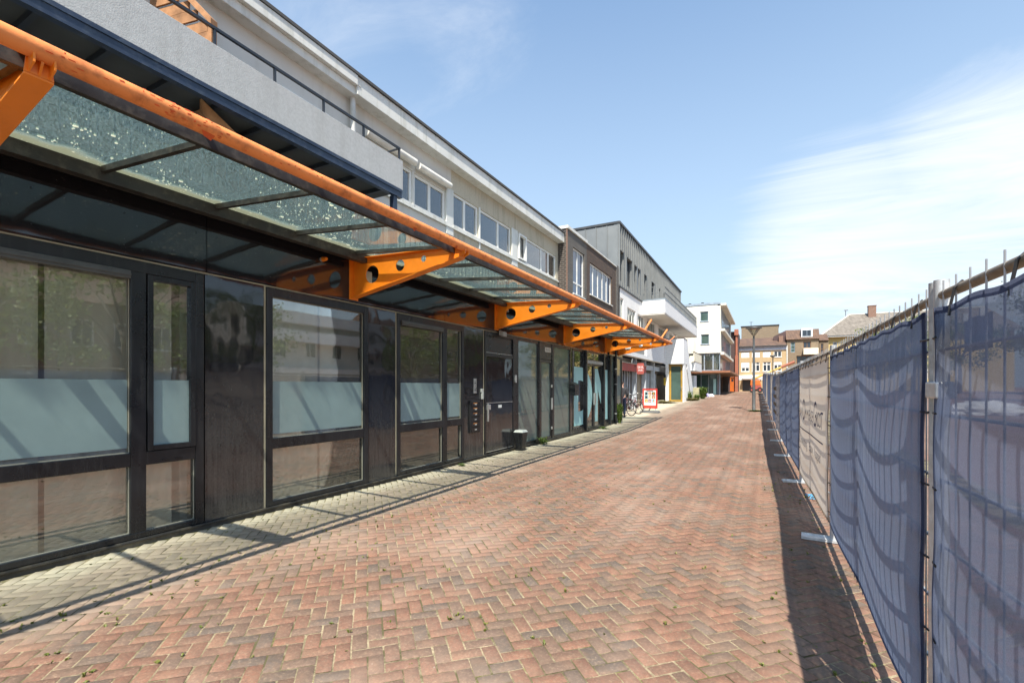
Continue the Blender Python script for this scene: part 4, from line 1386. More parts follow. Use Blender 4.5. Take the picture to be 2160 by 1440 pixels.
mb = MB(); Z.box(mb, ZY0 - 0.03, 47.0, 10.503, 10.62, -0.4, 0.10); Z.box(mb, ZY0, 47, 7.08, 7.155, -0.1, 0.06); mb.build('roof_edge', 'zinc_dark', zb)
FZ = Face((0, ZY0, 0), -UX, -UY)
mb = MB(); FZ.box(mb, 7.0, 16, 3.0, 10.45, -0.25, -0.003); mb.build('zinc_gable', 'zinc_grey', zb)
mb = MB()
a = 7.02
while a < 16:
    FZ.box(mb, a - 0.02, a + 0.02, 7.6, 10.45, 0.0, 0.05); a += 0.62
mb.build('gable_seam', 'zinc_grey', zb)
mb = MB(); mb.hexa([(-16, ZY0 - .04, 10.452), (-6.98, ZY0 - .04, 10.503), (-6.98, ZY0 + .2, 10.503), (-16, ZY0 + .2, 10.452)], [(-16, ZY0 - .04, 10.56), (-6.98, ZY0 - .04, 10.625), (-6.98, ZY0 + .2, 10.625), (-16, ZY0 + .2, 10.56)]); mb.build('gable_edge', 'zinc_dark', zb)
mb = MB(); mb.box(-16, -7.42, ZY0 + 0.26, 47, 10.3, 10.4); mb.build('roof', 'roof_felt', zb)
for o in zw:
    window(Z, zb, o, 'zinc_dark', 'dark_glazing', -0.16, 0.06, [(o[0] + o[1]) / 2] if o[1] - o[0] > 1.1 else [], bars=0.06)
# white plastered middle storey
mw = [(25.75, 26.45, 5.2, 6.55), (27.3, 29.3, 5.1, 6.25), (29.8, 31.6, 5.1, 6.2), (32.4, 35.2, 5.05, 6.15), (36.4, 39.6, 5.05, 6.12), (41, 44, 5.05, 6.1)]
mb = MB(); Z.wall(mb, ZY0 - 0.0, 48.5, 4.2, 7.075, mw, 0.2); mb.build('white_wall', 'white_plaster', zb)
for o in mw:
    n = max(1, round((o[1] - o[0]) / 0.7))
    window(Z, zb, o, 'window_white', 'green_glazing', -0.06, 0.06, [o[0] + (o[1] - o[0]) * k / n for k in range(1, n)], bars=0.07)
mb = MB(); mb.box(-16, -7.2, ZY0 + .1, 48.4, 2.6, 2.8); mb.box(-16, -15.8, ZY0 + .3, 48.4, 0, 10.3); mb.build('core', 'room_dark', zb)
mb = MB(); Z.box(mb, 47.0, 48.5, 7.08, 8.9, -0.3, 0.0); mb.build('end_parapet', 'white_plaster', zb)
mb = MB(); Z.box(mb, 46.9, 48.6, 8.903, 8.98, -0.3, 0.05); mb.build('end_coping', 'zinc_dark', zb)

# upper cantilevered balcony
BX = -5.54
mb = MB(); mb.box(-6.997, BX, 30.9, 31.15, 6.30, 7.14); mb.box(BX - 0.25, BX, 31.15, 47.1, 6.30, 7.14); ub = mb.build('upper_balcony', 'white_brick', zb)
mb = MB(); mb.box(-6.99, BX - 0.02, 30.92, 47.05, 6.22, 6.297); mb.build('soffit', 'render_white', ub)
mb = MB(); mb.box(-6.99, BX - 0.26, 31.16, 47.05, 6.80, 6.86); mb.build('deck', 'roof_felt', ub)
mb = MB(); mb.box(-7.0, BX + 0.015, 30.885, 31.16, 7.143, 7.20); mb.box(BX - 0.26, BX + 0.015, 31.16, 47.1, 7.143, 7.20); mb.build('coping', 'steel_blue', ub)
mb = MB()
for z in (7.26, 7.62, 7.98):
    mb.box(-6.98, BX - 0.03, 31.02, 31.05, z, z + 0.035)
    mb.box(BX - 0.07, BX - 0.04, 31.05, 47.0, z, z + 0.035)
for k in range(4):
    x = -6.95 + k * 0.45
    mb.box(x, x + 0.025, 31.025, 31.045, 7.20, 7.98)
k = 31.05
while k < 47:
    mb.box(BX - 0.065, BX - 0.045, k, k + 0.02, 7.20, 7.98); k += 0.13
mb.build('railing', 'zinc_grey', ub)
# first-floor white brick volumes
mb = MB(); mb.box(-6.997, -6.66, 25.5, 37.0, 3.38, 3.62); mb.box(-6.997, -6.66, 30.9, 37.0, 3.623, 4.75); lb1 = mb.build('white_band', 'white_brick', zb)
mb = MB(); mb.prism([(30.85, 3.622), (30.85, 4.2), (29.0, 4.2), (27.6, 3.622)], 'x', -6.99, -6.80); mb.build('lead_slope', 'zinc_grey', zb)
mb = MB(); mb.box(-6.72, -5.30, 37.0, 38.85, 3.34, 5.22)
mb.hexa([(-5.75, 38.85, 3.0), (-5.30, 38.85, 3.0), (-5.30, 40.6, 3.0), (-5.75, 40.6, 3.0)], [(-5.75, 38.851, 5.22), (-5.30, 38.851, 5.22), (-5.30, 39.0, 5.22), (-5.75, 39.0, 5.22)])
mb.build('white_box', 'white_brick', zb)
mb = MB(); mb.hexa([(-5.7, 41.2, tg(41) - .1), (-5.30, 41.2, tg(41) - .1), (-5.30, 43.6, tg(41) - .1), (-5.7, 43.6, tg(41) - .1)], [(-5.7, 38.8, 2.998), (-5.30, 38.8, 2.998), (-5.30, 40.6, 2.998), (-5.7, 40.6, 2.998)])
mb.box(-5.7, -5.30, 43.0, 44.6, .4, 2.6)
mb.build('leaning_pier', 'white_brick', zb)
mb = MB(); mb.box(-6.74, -5.28, 36.98, 38.87, 5.223, 5.26); mb.build('coping', 'zinc_dark', zb)
# third balcony further on
mb = MB(); mb.box(-6.9, -5.0, 41.0, 45.6, 2.95, 3.66); lb3 = mb.build('lower_balcony', 'white_brick', zb)
mb = MB(); mb.box(-5.06, -5.0, 40.5, 45.6, 3.69, 4.42); mb.box(-6.9, -5.06, 45.54, 45.6, 3.69, 4.42); mb.build('balcony_panel', 'cream_panel', lb3)
mb = MB(); mb.box(-5.07, -4.99, 40.4, 45.62, 4.423, 4.46); mb.box(-5.07, -4.99, 40.5, 45.62, 3.662, 3.688); mb.build('balcony_rail', 'timber_brown', lb3)
# glazed door with ochre frame
FD = Face((0, 37.35, 0), UX, -UY)
g0 = tg(37.3)
mb = MB(); frame_mb(FD, mb, -6.38, -5.42, g0 + 0.02, 3.30, -0.08, 0.03, 0.13); od = mb.build('ochre_door', 'ochre_frame', zb)
pane(FD, od, -6.25, -5.55, g0 + 0.15, 3.17, -0.03, 'green_glazing')
mb = MB(); FD.box(mb, -5.53, -5.50, g0 + 0.9, g0 + 1.15, 0.03, 0.08); mb.build('handle', 'aluminium', od)
mb = MB(); mb.box(-6.60, -6.40, 37.0, 37.5, g0 - .1, 3.338); mb.box(-5.40, -5.31, 37.2, 38.2, g0 - .1, 3.338); mb.box(-5.40, -5.35, 38.2, 40.5, g0 - .1, 2.99); mb.build('white_post', 'white_plaster', zb)
# ground floor shopfront: timber and glass, columns, red fascia
G = Face((-7.25, 0, 0), UY, UX)
mb = MB(); G.box(mb, 25.5, 44, 0.0, 3.37, -0.25, -0.2); mb.build('shop_back', 'shop_sand', zb)
for a0, a1 in ((25.7, 29.2), (29.3, 31.8), (32.3, 34.6), (34.8, 36.9)):
    zz = tg(a0)
    n = 6
    window(G, zb, (a0, a1, zz + 0.1, 2.75), 'timber_brown', 'dark_glazing', -0.08, 0.08, [a0 + (a1 - a0) * k / n for k in range(1, n)], bars=0.10, name='shop_window')
    mb = MB()
    for k in range(n):
        aa = a0 + (a1 - a0) * (k + 0.5) / n
        G.box(mb, aa - 0.06, aa + 0.06, zz + 0.2, 2.65, -0.05, 0.0)
    mb.build('slat_board', random.choice(['grey_post', 'shop_sand', 'grey_post']), zb)
mb = MB()
for a0 in (29.22, 31.85, 34.65):
    G.box(mb, a0, a0 + 0.16, tg(a0), 3.37, 0.02, 0.30)
G.box(mb, 31.9, 37.0, 2.78, 3.1, 0.0, 0.22)
mb.build('column', 'grey_post', zb)
mb = MB(); G.box(mb, 32.4, 37.0, 0.2, tg(34) + 0.22, 0.0, 0.55); mb.build('plinth', 'planter_stone', zb)
mb = MB(); mb.box(-6.99, -6.90, 25.5, 31.8, 2.55, 2.98); sf = mb.build('sign_fascia', 'dull_red', zb)
mb = MB(); mb.box(-7.0, -6.86, 25.5, 31.85, 2.983, 3.03); mb.build('sign_coping', 'shop_sand', sf)

# hanging red sign, facing down the street
t = thing('hanging_sign', 'red hanging shop sign with white letters above the bicycles', 'sign', (-6.55, 28.6, 2.45))
Ms = basis((1, 0, 0), (0, 0, 1), (0, -1, 0), (-6.55, 28.6, 2.72))


def rrect(w, h, r, n=6):
    p = []
    for cx, cy, a in ((w / 2 - r, h / 2 - r, 0), (-w / 2 + r, h / 2 - r, 90), (-w / 2 + r, -h / 2 + r, 180), (w / 2 - r, -h / 2 + r, 270)):
        p += arc(cx, cy, r, r, a, a + 90, n)
    return p


fill_shape('sign_board', [rrect(0.42, 0.66, 0.08)], 0.06, Ms, 'dull_red', t)
text_obj('sign_text', 'SKIL', 0.20, basis((1, 0, 0), (0, 0, 1), (0, -1, 0), (-6.53, 28.566, 2.80)), 'white_paint', t, 0.002)
text_obj('sign_text', 'INK', 0.17, basis((1, 0, 0), (0, 0, 1), (0, -1, 0), (-6.53, 28.566, 2.62)), 'white_paint', t, 0.002)
mb = MB(); mb.box(-6.9, -6.76, 28.59, 28.61, 2.85, 2.88); mb.build('arm', 'black_plastic', t)
t = thing('wall_sign', 'small yellow notice with black text lines on the white post by the ochre door', 'sign', (-6.5, 36.9, 1.7))
mb = MB(); mb.box(-6.72, -6.56, 36.94, 36.96, 1.75, 2.30); mb.build('sign_board', 'yellow_sign', t)
mb = MB(); mb.box(-6.72, -6.56, 36.92, 36.955, 2.33, 2.52); mb.build('lamp_box', 'black_plastic', t)
mb = MB()
for k in range(4):
    mb.box(-6.70, -6.58, 36.934, 36.938, 1.85 + k * .1, 1.88 + k * .1)
mb.build('text_line', 'black_plastic', t)

# A-board
t = thing('pavement_sign', 'red framed poster board with a grid of small pictures on a grey base', 'sign', (-5.55, 26.5, tg(26.5)), None, R(-8))
mb = MB(); mb.hexa([(-.52, -.26, .0), (.52, -.26, .0), (.52, .26, .0), (-.52, .26, .0)], [(-.46, -.18, .11), (.46, -.18, .11), (.46, .18, .11), (-.46, .18, .11)]); mb.build('base', 'lamp_grey', t, local=True, bevel=0.01)
mb = MB(); mb.box(-.33, -.28, -.02, .02, .11, .26); mb.box(.28, .33, -.02, .02, .11, .26); mb.build('leg', 'galvanised', t, local=True)
Fb = Face((0, -.025, 0), UX, -UY)
mb = MB(); frame_mb(Fb, mb, -.41, .41, .24, 1.32, -.05, .01, .05); mb.build('frame', 'red_paint', t, local=True, bevel=0.004)
mb = MB(); Fb.box(mb, -.36, .36, .29, 1.27, -.03, -.01); po = mb.build('poster', 'poster_white', t, local=True)
mb = MB(); Fb.box(mb, -.355, .355, .295, .40, -.009, -.006); mb.build('poster_band', 'poster_red', po, local=True)
mb = MB(); Fb.box(mb, -.20, .20, 1.17, 1.215, -.009, -.006); mb.build('poster_heading', 'photo_black', po, local=True)
mb = MB(); Fb.box(mb, -.355, -.325, .40, 1.265, -.009, -.006); Fb.box(mb, .325, .355, .40, 1.265, -.009, -.006); Fb.box(mb, -.325, .325, 1.23, 1.265, -.009, -.006); mb.build('poster_border', 'poster_red', po, local=True)
pm = ['photo_teal', 'photo_rust', 'photo_black', 'photo_teal', 'photo_sand', 'photo_rust', 'photo_gold', 'photo_plum', 'photo_sky']
for k in range(9):
    cx, cz = -.20 + (k % 3) * .20, 1.05 - (k // 3) * .20
    mb = MB(); Fb.box(mb, cx - .085, cx + .085, cz - .085, cz + .085, -.009, -.005); mb.build('poster_picture', pm[k], po, local=True)
    mb = MB(); Fb.box(mb, cx - .035, cx + .045, cz - .06, cz + .03, -.005, -.003); mb.build('poster_detail', random.choice(['photo_sand', 'photo_black', 'photo_gold', 'photo_rust']), po, local=True)


# ------------------------------------------------------------------ bicycles
def ring(mb, c, r, w, axis_y=True, n=36, m=8):
    vs, fs = [], []
    for i in range(n):
        a = 6.28318 * i / n
        for k in range(m):
            b = 6.28318 * k / m
            rr = r + w * math.cos(b)
            vs.append((c[0] + rr * math.cos(a), c[1] + w * math.sin(b), c[2] + rr * math.sin(a)))
    for i in range(n):
        for k in range(m):
            fs.append((i * m + k, i * m + (k + 1) % m, ((i + 1) % n) * m + (k + 1) % m, ((i + 1) % n) * m + k))
    mb.add(vs, fs)


def bicycle(loc, rz, label, paint, first=True):
    t = thing('bicycle', label, 'bicycle', loc, 'bicycles parked in front of the shop', rz)
    r = 0.34
    for x in (-0.52, 0.55):
        mb = MB(); ring(mb, (x, 0, r), r - 0.02, 0.018)
        wh = mb.build('wheel', 'rubber', t, local=True, smooth=True)
        mb = MB(); ring(mb, (x, 0, r), r - 0.045, 0.010); mb.tube([(x, -.05, r), (x, .05, r)], 0.018, 10)
        for k in range(18):
            a = 6.283 * k / 18
            mb.tube([(x, 0.02 * (-1) ** k, r), (x + (r - .045) * math.cos(a), 0, r + (r - .045) * math.sin(a))], 0.0022, 4)
        mb.build('rim', 'tube_chrome', wh, local=True)
    mb = MB()
    bb, seat, head, head2 = (-0.07, 0, 0.29), (-0.22, 0, 0.80), (0.34, 0, 0.86), (0.37, 0, 0.72)
    for a, b, q in ((bb, seat, .016), (seat, head2, .015), (bb, head2, .018), (bb, (-0.52, 0.045, r), .010), (bb, (-0.52, -0.045, r), .010), ((-0.19, .0, .72), (-0.52, 0.045, r), .009), ((-0.19, 0, .72), (-0.52, -0.045, r), .009), (head, head2, .019)):
        mb.tube([a, b], q, 10)
    mb.build('frame', paint, t, local=True, smooth=True)
    mb = MB()
    for s in (-1, 1):
        mb.tube([head2, (0.40, s * .05, .66), (0.47, s * .05, .5), (0.55, s * .05, r)], 0.011, 8)
    mb.build('fork', paint, t, local=True, smooth=True)
    mb = MB(); mb.tube([head, (0.31, 0, 1.0)], 0.013, 8); mb.tube([(0.06, -.30, 1.03), (0.20, -.28, 1.06), (0.31, -.12, 1.02), (0.31, .12, 1.02), (0.20, .28, 1.06), (0.06, .30, 1.03)], 0.011, 8)
    mb.build('handlebar', 'tube_chrome', t, local=True, smooth=True)
    mb = MB(); mb.tube([seat, (-0.25, 0, .93)], 0.013, 8); mb.build('seat_post', 'tube_chrome', t, local=True)
    mb = MB(); mb.hexa([(-.40, -.09, .93), (-.10, -.025, .94), (-.10, .025, .94), (-.40, .09, .93)], [(-.40, -.10, .985), (-.10, -.03, .975), (-.10, .03, .975), (-.40, .10, .985)])
    mb.build('saddle', 'black_plastic', t, local=True, bevel=0.02)
    mb = MB()
    for x, a0, a1 in ((-0.52, 20, 200), (0.55, 40, 175)):
        pts = arc(x, r, r + .03, r + .03, a0, a1, 16)
        for i in range(16):
            (xa, za), (xb, zb_) = pts[i], pts[i + 1]
            mb.quad((xa, -.03, za), (xa, .03, za), (xb, .03, zb_), (xb, -.03, zb_))
    mb.build('mudguard', paint, t, local=True)
    mb = MB(); mb.box(-.80, -.28, -.06, .06, .72, .735); mb.tube([(-.72, .06, .72), (-.54, .06, r)], .006, 6); mb.tube([(-.72, -.06, .72), (-.54, -.06, r)], .006, 6); mb.build('carrier', 'bike_black', t, local=True)
    mb = MB(); mb.lathe([(.02, -.012), (.095, -.012), (.095, .012), (.02, .012)], (0, 0, 0), 20)
    cv = [(v[0] - .07, v[2] + .05, v[1] + .29) for v in mb.v]; mb.v = cv
    mb.tube([(-.07, .06, .29), (.02, .07, .15)], .009, 6); mb.tube([(-.07, -.06, .29), (-.16, -.07, .43)], .009, 6)
    mb.box(-.02, .06, .06, .15, .135, .155); mb.box(-.20, -.12, -.15, -.06, .42, .44)
    mb.build('crank', 'bike_black', t, local=True)
    return t


bicycle((-6.45, 24.3, tg(24.3)), R(-28), 'black bicycle parked nearest the black shop corner', 'bike_black')
bicycle((-6.40, 25.5, tg(25.5)), R(-24), 'dark red bicycle parked in the middle of the row', 'bike_red')
bicycle((-6.35, 26.9, tg(26.9)), R(-20), 'black bicycle parked right behind the poster board', 'bike_black')


# ------------------------------------------------------------------ person behind the corner
def skin_mesh(name, pts, edges, mat, parent, levels=2, rootv=0):
    me = bpy.data.meshes.new(name)
    me.from_pydata([p[:3] for p in pts], edges, [])
    o = bpy.data.objects.new(name, me)
    COL.objects.link(o)
    o.parent = parent
    sk = o.modifiers.new('skin', 'SKIN')
    sk.use_smooth_shade = True
    if not me.skin_vertices:
        me.attributes.new  # layer is created by the modifier below when missing
        bm = bmesh.new(); bm.from_mesh(me); bm.verts.layers.skin.verify(); bm.to_mesh(me); bm.free()
    for i, p in enumerate(pts):
        q = p[3] if isinstance(p[3], tuple) else (p[3], p[3])
        me.skin_vertices[0].data[i].radius = q
        me.skin_vertices[0].data[i].use_root = (i == rootv)
    s = o.modifiers.new('sub', 'SUBSURF'); s.levels = s.render_levels = levels
    me.materials.append(MATS[mat])
    return o


def person():
    p = thing('person', 'person in a dark jacket and jeans standing behind the black shop corner', 'person', (-6.25, 23.35, tg(23.35)), None, R(95))
    # facing +x locally
    body = [(0, 0, .93, (.13, .15)), (0, 0, 1.15, (.12, .16)), (.01, 0, 1.36, (.12, .18)), (.0, 0, 1.47, (.07, .08)), (.02, 0, 1.55, (.055, .055)), (.04, 0, 1.64, (.085, .075)), (.04, 0, 1.72, (.085, .075)),
            (0, .10, .88, .095), (.03, .11, .50, .062), (0, .11, .10, .045), (.14, .12, .05, .038),
            (0, -.10, .88, .095), (.03, -.11, .50, .062), (0, -.11, .10, .045), (.14, -.12, .05, .038),
            (0, .20, 1.40, .062), (.0, .25, 1.13, .046), (.20, .22, .98, .034), (.26, .21, .96, .03),
            (0, -.20, 1.40, .062), (.0, -.25, 1.13, .046), (.20, -.22, .98, .034), (.26, -.21, .96, .03)]
    ed = [(0, 1), (1, 2), (2, 3), (3, 4), (4, 5), (5, 6), (0, 7), (7, 8), (8, 9), (9, 10), (0, 11), (11, 12), (12, 13), (13, 14), (2, 15), (15, 16), (16, 17), (17, 18), (2, 19), (19, 20), (20, 21), (21, 22)]
    skin_mesh('body', body, ed, 'skin', p)
    jk = [(0, 0, .86, (.155, .175)), (0, 0, 1.15, (.145, .18)), (.01, 0, 1.36, (.14, .195)), (.0, 0, 1.47, (.09, .10)),
          (0, .20, 1.40, .078), (.0, .26, 1.13, .062), (.20, .22, .98, .048), (0, -.20, 1.40, .078), (.0, -.26, 1.13, .062), (.20, -.22, .98, .048)]
    skin_mesh('jacket', jk, [(0, 1), (1, 2), (2, 3), (2, 4), (4, 5), (5, 6), (2, 7), (7, 8), (8, 9)], 'jacket_dark', p)
    jn = [(0, 0, .92, (.14, .155)), (0, .10, .86, .108), (.03, .11, .50, .078), (0, .11, .09, .06), (0, -.10, .86, .108), (.03, -.11, .50, .078), (0, -.11, .09, .06)]
    skin_mesh('jeans', jn, [(0, 1), (1, 2), (2, 3), (0, 4), (4, 5), (5, 6)], 'jeans_blue', p)
    skin_mesh('shoe', [(-.04, .11, .05, .05), (.08, .115, .045, .048), (.18, .12, .04, .04)], [(0, 1), (1, 2)], 'black_plastic', p)
    skin_mesh('shoe', [(-.04, -.11, .05, .05), (.08, -.115, .045, .048), (.18, -.12, .04, .04)], [(0, 1), (1, 2)], 'black_plastic', p)
    skin_mesh('hair', [(-.02, 0, 1.62, (.06, .075)), (.0, 0, 1.71, (.09, .085)), (.05, 0, 1.765, (.07, .07))], [(0, 1), (1, 2)], 'hair_dark', p)
    for s in (-1, 1):
        for k in range(4):
            yy = s * .21 + (k - 1.5) * .018
            l = (.060, .072, .068, .052)[k]
            skin_mesh('finger', [(.285, yy, .955, .009), (.285 + l * .6, yy, .945, .008), (.285 + l, yy, .925, .007)], [(0, 1), (1, 2)], 'skin', p, 1)
        skin_mesh('thumb', [(.25, s * .185, .965, .010), (.29, s * .165, .965, .009), (.315, s * .165, .955, .008)], [(0, 1), (1, 2)], 'skin', p, 1)
    mb = MB()
    mb.prism([(.125, 1.66), (.15, 1.645), (.125, 1.64)], 'y', -.012, .012)
    mb.build('nose', 'skin', p, local=True, bevel=0.004)
    for s in (-1, 1):
        mb = MB(); mb.box(.118, .126, s * .032 - .011, s * .032 + .011, 1.668, 1.680); mb.build('eye', 'black_plastic', p, local=True, bevel=0.003)
        mb = MB(); mb.box(.02, .05, s * .078 - .008, s * .078 + .008, 1.63, 1.69); mb.build('ear', 'skin', p, local=True, bevel=0.006)
    mb = MB(); mb.box(.115, .124, -.022, .022, 1.605, 1.613); mb.build('mouth', 'dull_red', p, local=True, bevel=0.002)


person()

# ------------------------------------------------------------------ plants and rubbish by the white pier
t = small_thing('stone_block', 'square mossy stone block beside the leaning white pier', 'block', MB().box(-5.05, -4.62, 40.2, 40.65, .4, tg(40.4) + .98), 'planter_stone', None, 0.02)
weed('weed_plant', 'green weed in front of the mossy stone block', (-4.72, 39.9, tg(40)), 60, 0.45, 0.35, 0.04)
weed('weed_plant', 'tall thin weeds against the leaning white pier', (-5.2, 39.6, tg(39.6)), 50, 0.7, 0.4, 0.03)
weed('weed_plant', 'dry yellow weeds at the foot of the leaning white pier', (-5.0, 39.2, tg(39.2)), 90, 0.25, 0.8, 0.03, 'dry_weed')
weed('weed_plant', 'dry grass along the plinth left of the ochre door', (-6.4, 35.6, tg(35.6)), 160, 0.16, 1.2, 0.03, 'dry_weed')
weed('shrub', 'dark shrub behind the mossy stone block', (-4.55, 42.2, tg(42)), 130, 0.95, 0.6, 0.06)


def blob(name, label, c, s, mat, cat, group=None):
    bm = bmesh.new()
    bmesh.ops.create_icosphere(bm, subdivisions=3, radius=1)
    for v in bm.verts:
        n = 1 + 0.18 * math.sin(v.co.x * 7 + c[0] * 9) * math.cos(v.co.y * 6 + c[1] * 5) + random.uniform(-.05, .05)
        v.co = Vector((v.co.x * s[0] * n, v.co.y * s[1] * n, max(-0.35, v.co.z) * s[2] * n))
    me = bpy.data.meshes.new(name)
    bm.to_mesh(me); bm.free()
    me.materials.append(MATS[mat])
    o = bpy.data.objects.new(name, me)
    o.location = c
    COL.objects.link(o)
    return tag(o, label, cat, group)


blob('rubbish_bag', 'white rubbish bag lying nearest the mossy stone block', (-4.95, 45.6, tg(45.6) + .06), (.24, .25, .24), 'bag_white', 'bag', 'rubbish bags by the glass building')
blob('rubbish_bag', 'violet rubbish bag between the two white ones', (-4.62, 46.2, tg(46) + .06), (.22, .25, .27), 'bag_violet', 'bag', 'rubbish bags by the glass building')
blob('rubbish_bag', 'white rubbish bag lying farthest right of the pile', (-4.28, 46.4, tg(46) + .05), (.27, .25, .2), 'bag_white', 'bag', 'rubbish bags by the glass building')

# ------------------------------------------------------------------ cream plastered building
PY, PX = 50.0, -3.77
pb = thing('plaster_building', 'cream plastered four-storey building with a glass ground floor and orange wooden canopy', 'building', (PX, PY, 0))
P1 = Face((0, PY, 0), UX, -UY)
P2 = Face((PX, 0, 0), UY, UX)
g = tg(50)
pw = [(-5.62, -4.86, 8.05, 9.02), (-5.55, -4.80, 5.80, 6.78)]
mb = MB(); P1.wall(mb, -14, PX, 4.92, 7.16, [pw[1]], 0.25); P1.wall(mb, -14, PX, 7.20, 9.62, [pw[0]], 0.25); P1.box(mb, -14, PX, 7.16, 7.2, -0.25, -0.02); mb.build('wall', 'cream_plaster', pb)
for o in pw:
    window(P1, pb, o, 'steel_blue', 'green_glazing', -0.08, 0.07, sill='steel_blue')
mb = MB(); P1.box(mb, -14, PX + 0.02, 9.623, 9.82, -0.3, 0.05); mb.build('roof_edge', 'steel_blue', pb)
mb = MB(); mb.box(-14, PX - 0.3, PY + .3, 66, 9.5, 9.6); mb.build('roof', 'roof_felt', pb)
mb = MB(); P2.box(mb, PY - 0.0, 66.5, 9.50, 9.70, -0.25, 0.5); P2.box(mb, PY + .26, 66, 7.05, 7.30, -0.25, 0.35); P2.box(mb, PY + .26, 66, 4.75, 5.02, -0.25, 0.3); P2.box(mb, PY + 0.26, 51.2, 5.02, 9.5, -.25, -.002); P2.box(mb, 65.2, 66, 5.02, 9.5, -.25, 0.0)
mb.build('floor_slab', 'slab_edge', pb)
for z0, z1 in ((7.32, 9.48), (5.04, 7.03)):
    window(P2, pb, (51.2, 65.2, z0, z1), 'steel_blue', 'dark_glazing', -0.05, 0.07, [51.2 + 14 * k / 9 for k in range(1, 9)], bars=0.14, name='window_band')
for z0, z1 in ((3.20, 4.74),):
    window(P2, pb, (50.3, 65.5, z0, z1), 'steel_blue', 'dark_glazing', -0.12, 0.07, [50.3 + 15.2 * k / 10 for k in range(1, 10)], bars=0.14, name='window_band')
    window(P1, pb, (-6.0, PX - 0.05, z0, 4.9), 'steel_blue', 'clear_glass', -0.15, 0.07, [-5.25, -4.45], bars=0.10, name='window_band', curtain='curtain_green')
mb = MB(); P1.box(mb, -9, PX + 0.9, 2.98, 3.16, -15.5, 1.0); mb.build('wooden_canopy', 'orange_wood', pb)
mb = MB(); P1.box(mb, -9, PX + 0.85, 2.9, 2.977, -15.5, 0.95); mb.build('canopy_soffit', 'timber_brown', pb)
window(P1, pb, (-8.5, PX - 0.3, g, 2.88), 'steel_blue', 'teal_glazing', -0.6, 0.06, [-7.0, -5.6, -4.9], bars=0.05, name='glass_front')
window(Face((PX - 0.9, 0, 0), UY, UX), pb, (50.8, 65, g, 2.88), 'timber_brown', 'dark_glazing', 0, 0.08, [52, 54, 56, 58, 60, 62, 64], bars=0.12, name='glass_front')
mb = MB(); mb.box(PX - 0.2, PX - 0.05, PY + .35, PY + .5, g - .1, 2.9); mb.build('column', 'steel_blue', pb)
mb = MB(); mb.box(-14, -6.02, PY + 0.05, PY + .3, g - .1, 4.9); mb.build('rear_wall', 'zinc_dark', pb)
mb = MB(); mb.box(-4.45, -4.2, PY + .42, PY + .46, g + .05, 2.4); mb.build('pale_door', 'letter_teal', pb)
mb = MB(); mb.box(-13.9, -13.7, PY + .3, 66, 0, 9.5); mb.box(-13.7, PX - .3, 65.9, 66.1, 0, 9.5); mb.build('core', 'room_dark', pb)
for x in (-6.7, -5.5):
    mb = MB(); mb.tube([(x, 51, 9.8), (x, 51, 10.05)], 0.14, 10); mb.build('roof_vent', 'rubber', pb)

# ------------------------------------------------------------------ end of the street
EY = 70.0
ge = tg(70)
tb = thing('brick_tower', 'narrow dark purple brick house with an orange doorway at the end of the street', 'building', (-3.9, 67, 0))
FT = Face((0, 67.2, 0), UX, -UY)
mb = MB(); FT.wall(mb, -5.2, -3.0, ge - .3, 8.6, [(-3.95, -3.4, ge, 2.85)], 0.3); mb.box(-5.2, -3.0, 67.51, 72, .5, 8.58); mb.build('wall', 'purple_brick', tb)
mb = MB(); frame_mb(FT, mb, -3.95, -3.4, ge, 2.85, -.2, 0.02, .06); dr = mb.build('door', 'lift_orange', tb)
mb = MB(); FT.box(mb, -3.89, -3.46, ge + .06, 2.79, -.12, -.08); mb.build('door_leaf', 'lift_orange', dr)
mb = MB(); FT.box(mb, -3.80, -3.55, 2.3, 2.6, -.079, -.07); mb.build('pane', 'dark_glazing', dr)
mb = MB(); FT.box(mb, -5.25, -2.95, 8.603, 8.7, -.3, .05); mb.build('coping', 'zinc_dark', tb)
mb = MB(); FT.box(mb, -3.35, -3.0, ge - .2, 5.6, 0.005, .32); FT.box(mb, -3.28, -3.06, 5.603, 8.2, 0.005, .25); mb.build('pilaster', 'chimney_orange', tb)
mb = MB(); FT.box(mb, -3.42, -2.95, 8.2, 8.95, .003, .40); mb.build('pilaster_cap', 'chimney_orange', tb)

yh = thing('yellow_house', 'yellow brick house with white shutters and brown tiled roof closing the street', 'building', (0, EY, 0))
FY = Face((0, EY, 0), UX, -UY)
ops = []
D = 0.0


def hx(p):   # facade position from the survey of its window axis
    u = (p - 1080) / 1000
    return EY * (-0.4704 + u * 0.8825) / (0.8825 + u * 0.4704)


up = [(hx(a), hx(b), 5.45, 6.22) for a, b in ((1563.5, 1581), (1586, 1603), (1609, 1626), (1632, 1649))]
lo = [(a, b, 3.62, 4.85) for a, b, _, _ in up]
mb = MB(); FY.wall(mb, hx(1555), hx(1659), 3.15, 6.38, up + lo, 0.2)
FY.wall(mb, hx(1555), hx(1659), ge - .2, 2.50, [(hx(1566), hx(1604), ge, 2.499), (hx(1612), hx(1650), ge, 2.3)], 0.25)
mb.build('wall', 'yellow_brick', yh)
for i, o in enumerate(up):
    if i < 3:
        fr = window(FY, yh, o, 'window_white', 'dark_glazing', -0.08, 0.06, [(o[0] + o[1]) / 2])
        mb = MB(); FY.box(mb, o[0] + .03, o[1] - .03, o[2] + .02, o[3] - .02, -0.075, -0.05); mb.build('shutter', 'shutter_white', fr)
    else:
        window(FY, yh, o, 'window_white', 'dark_glazing', -0.05, 0.08, [(o[0] + o[1]) / 2], bars=0.09, sill='window_white')
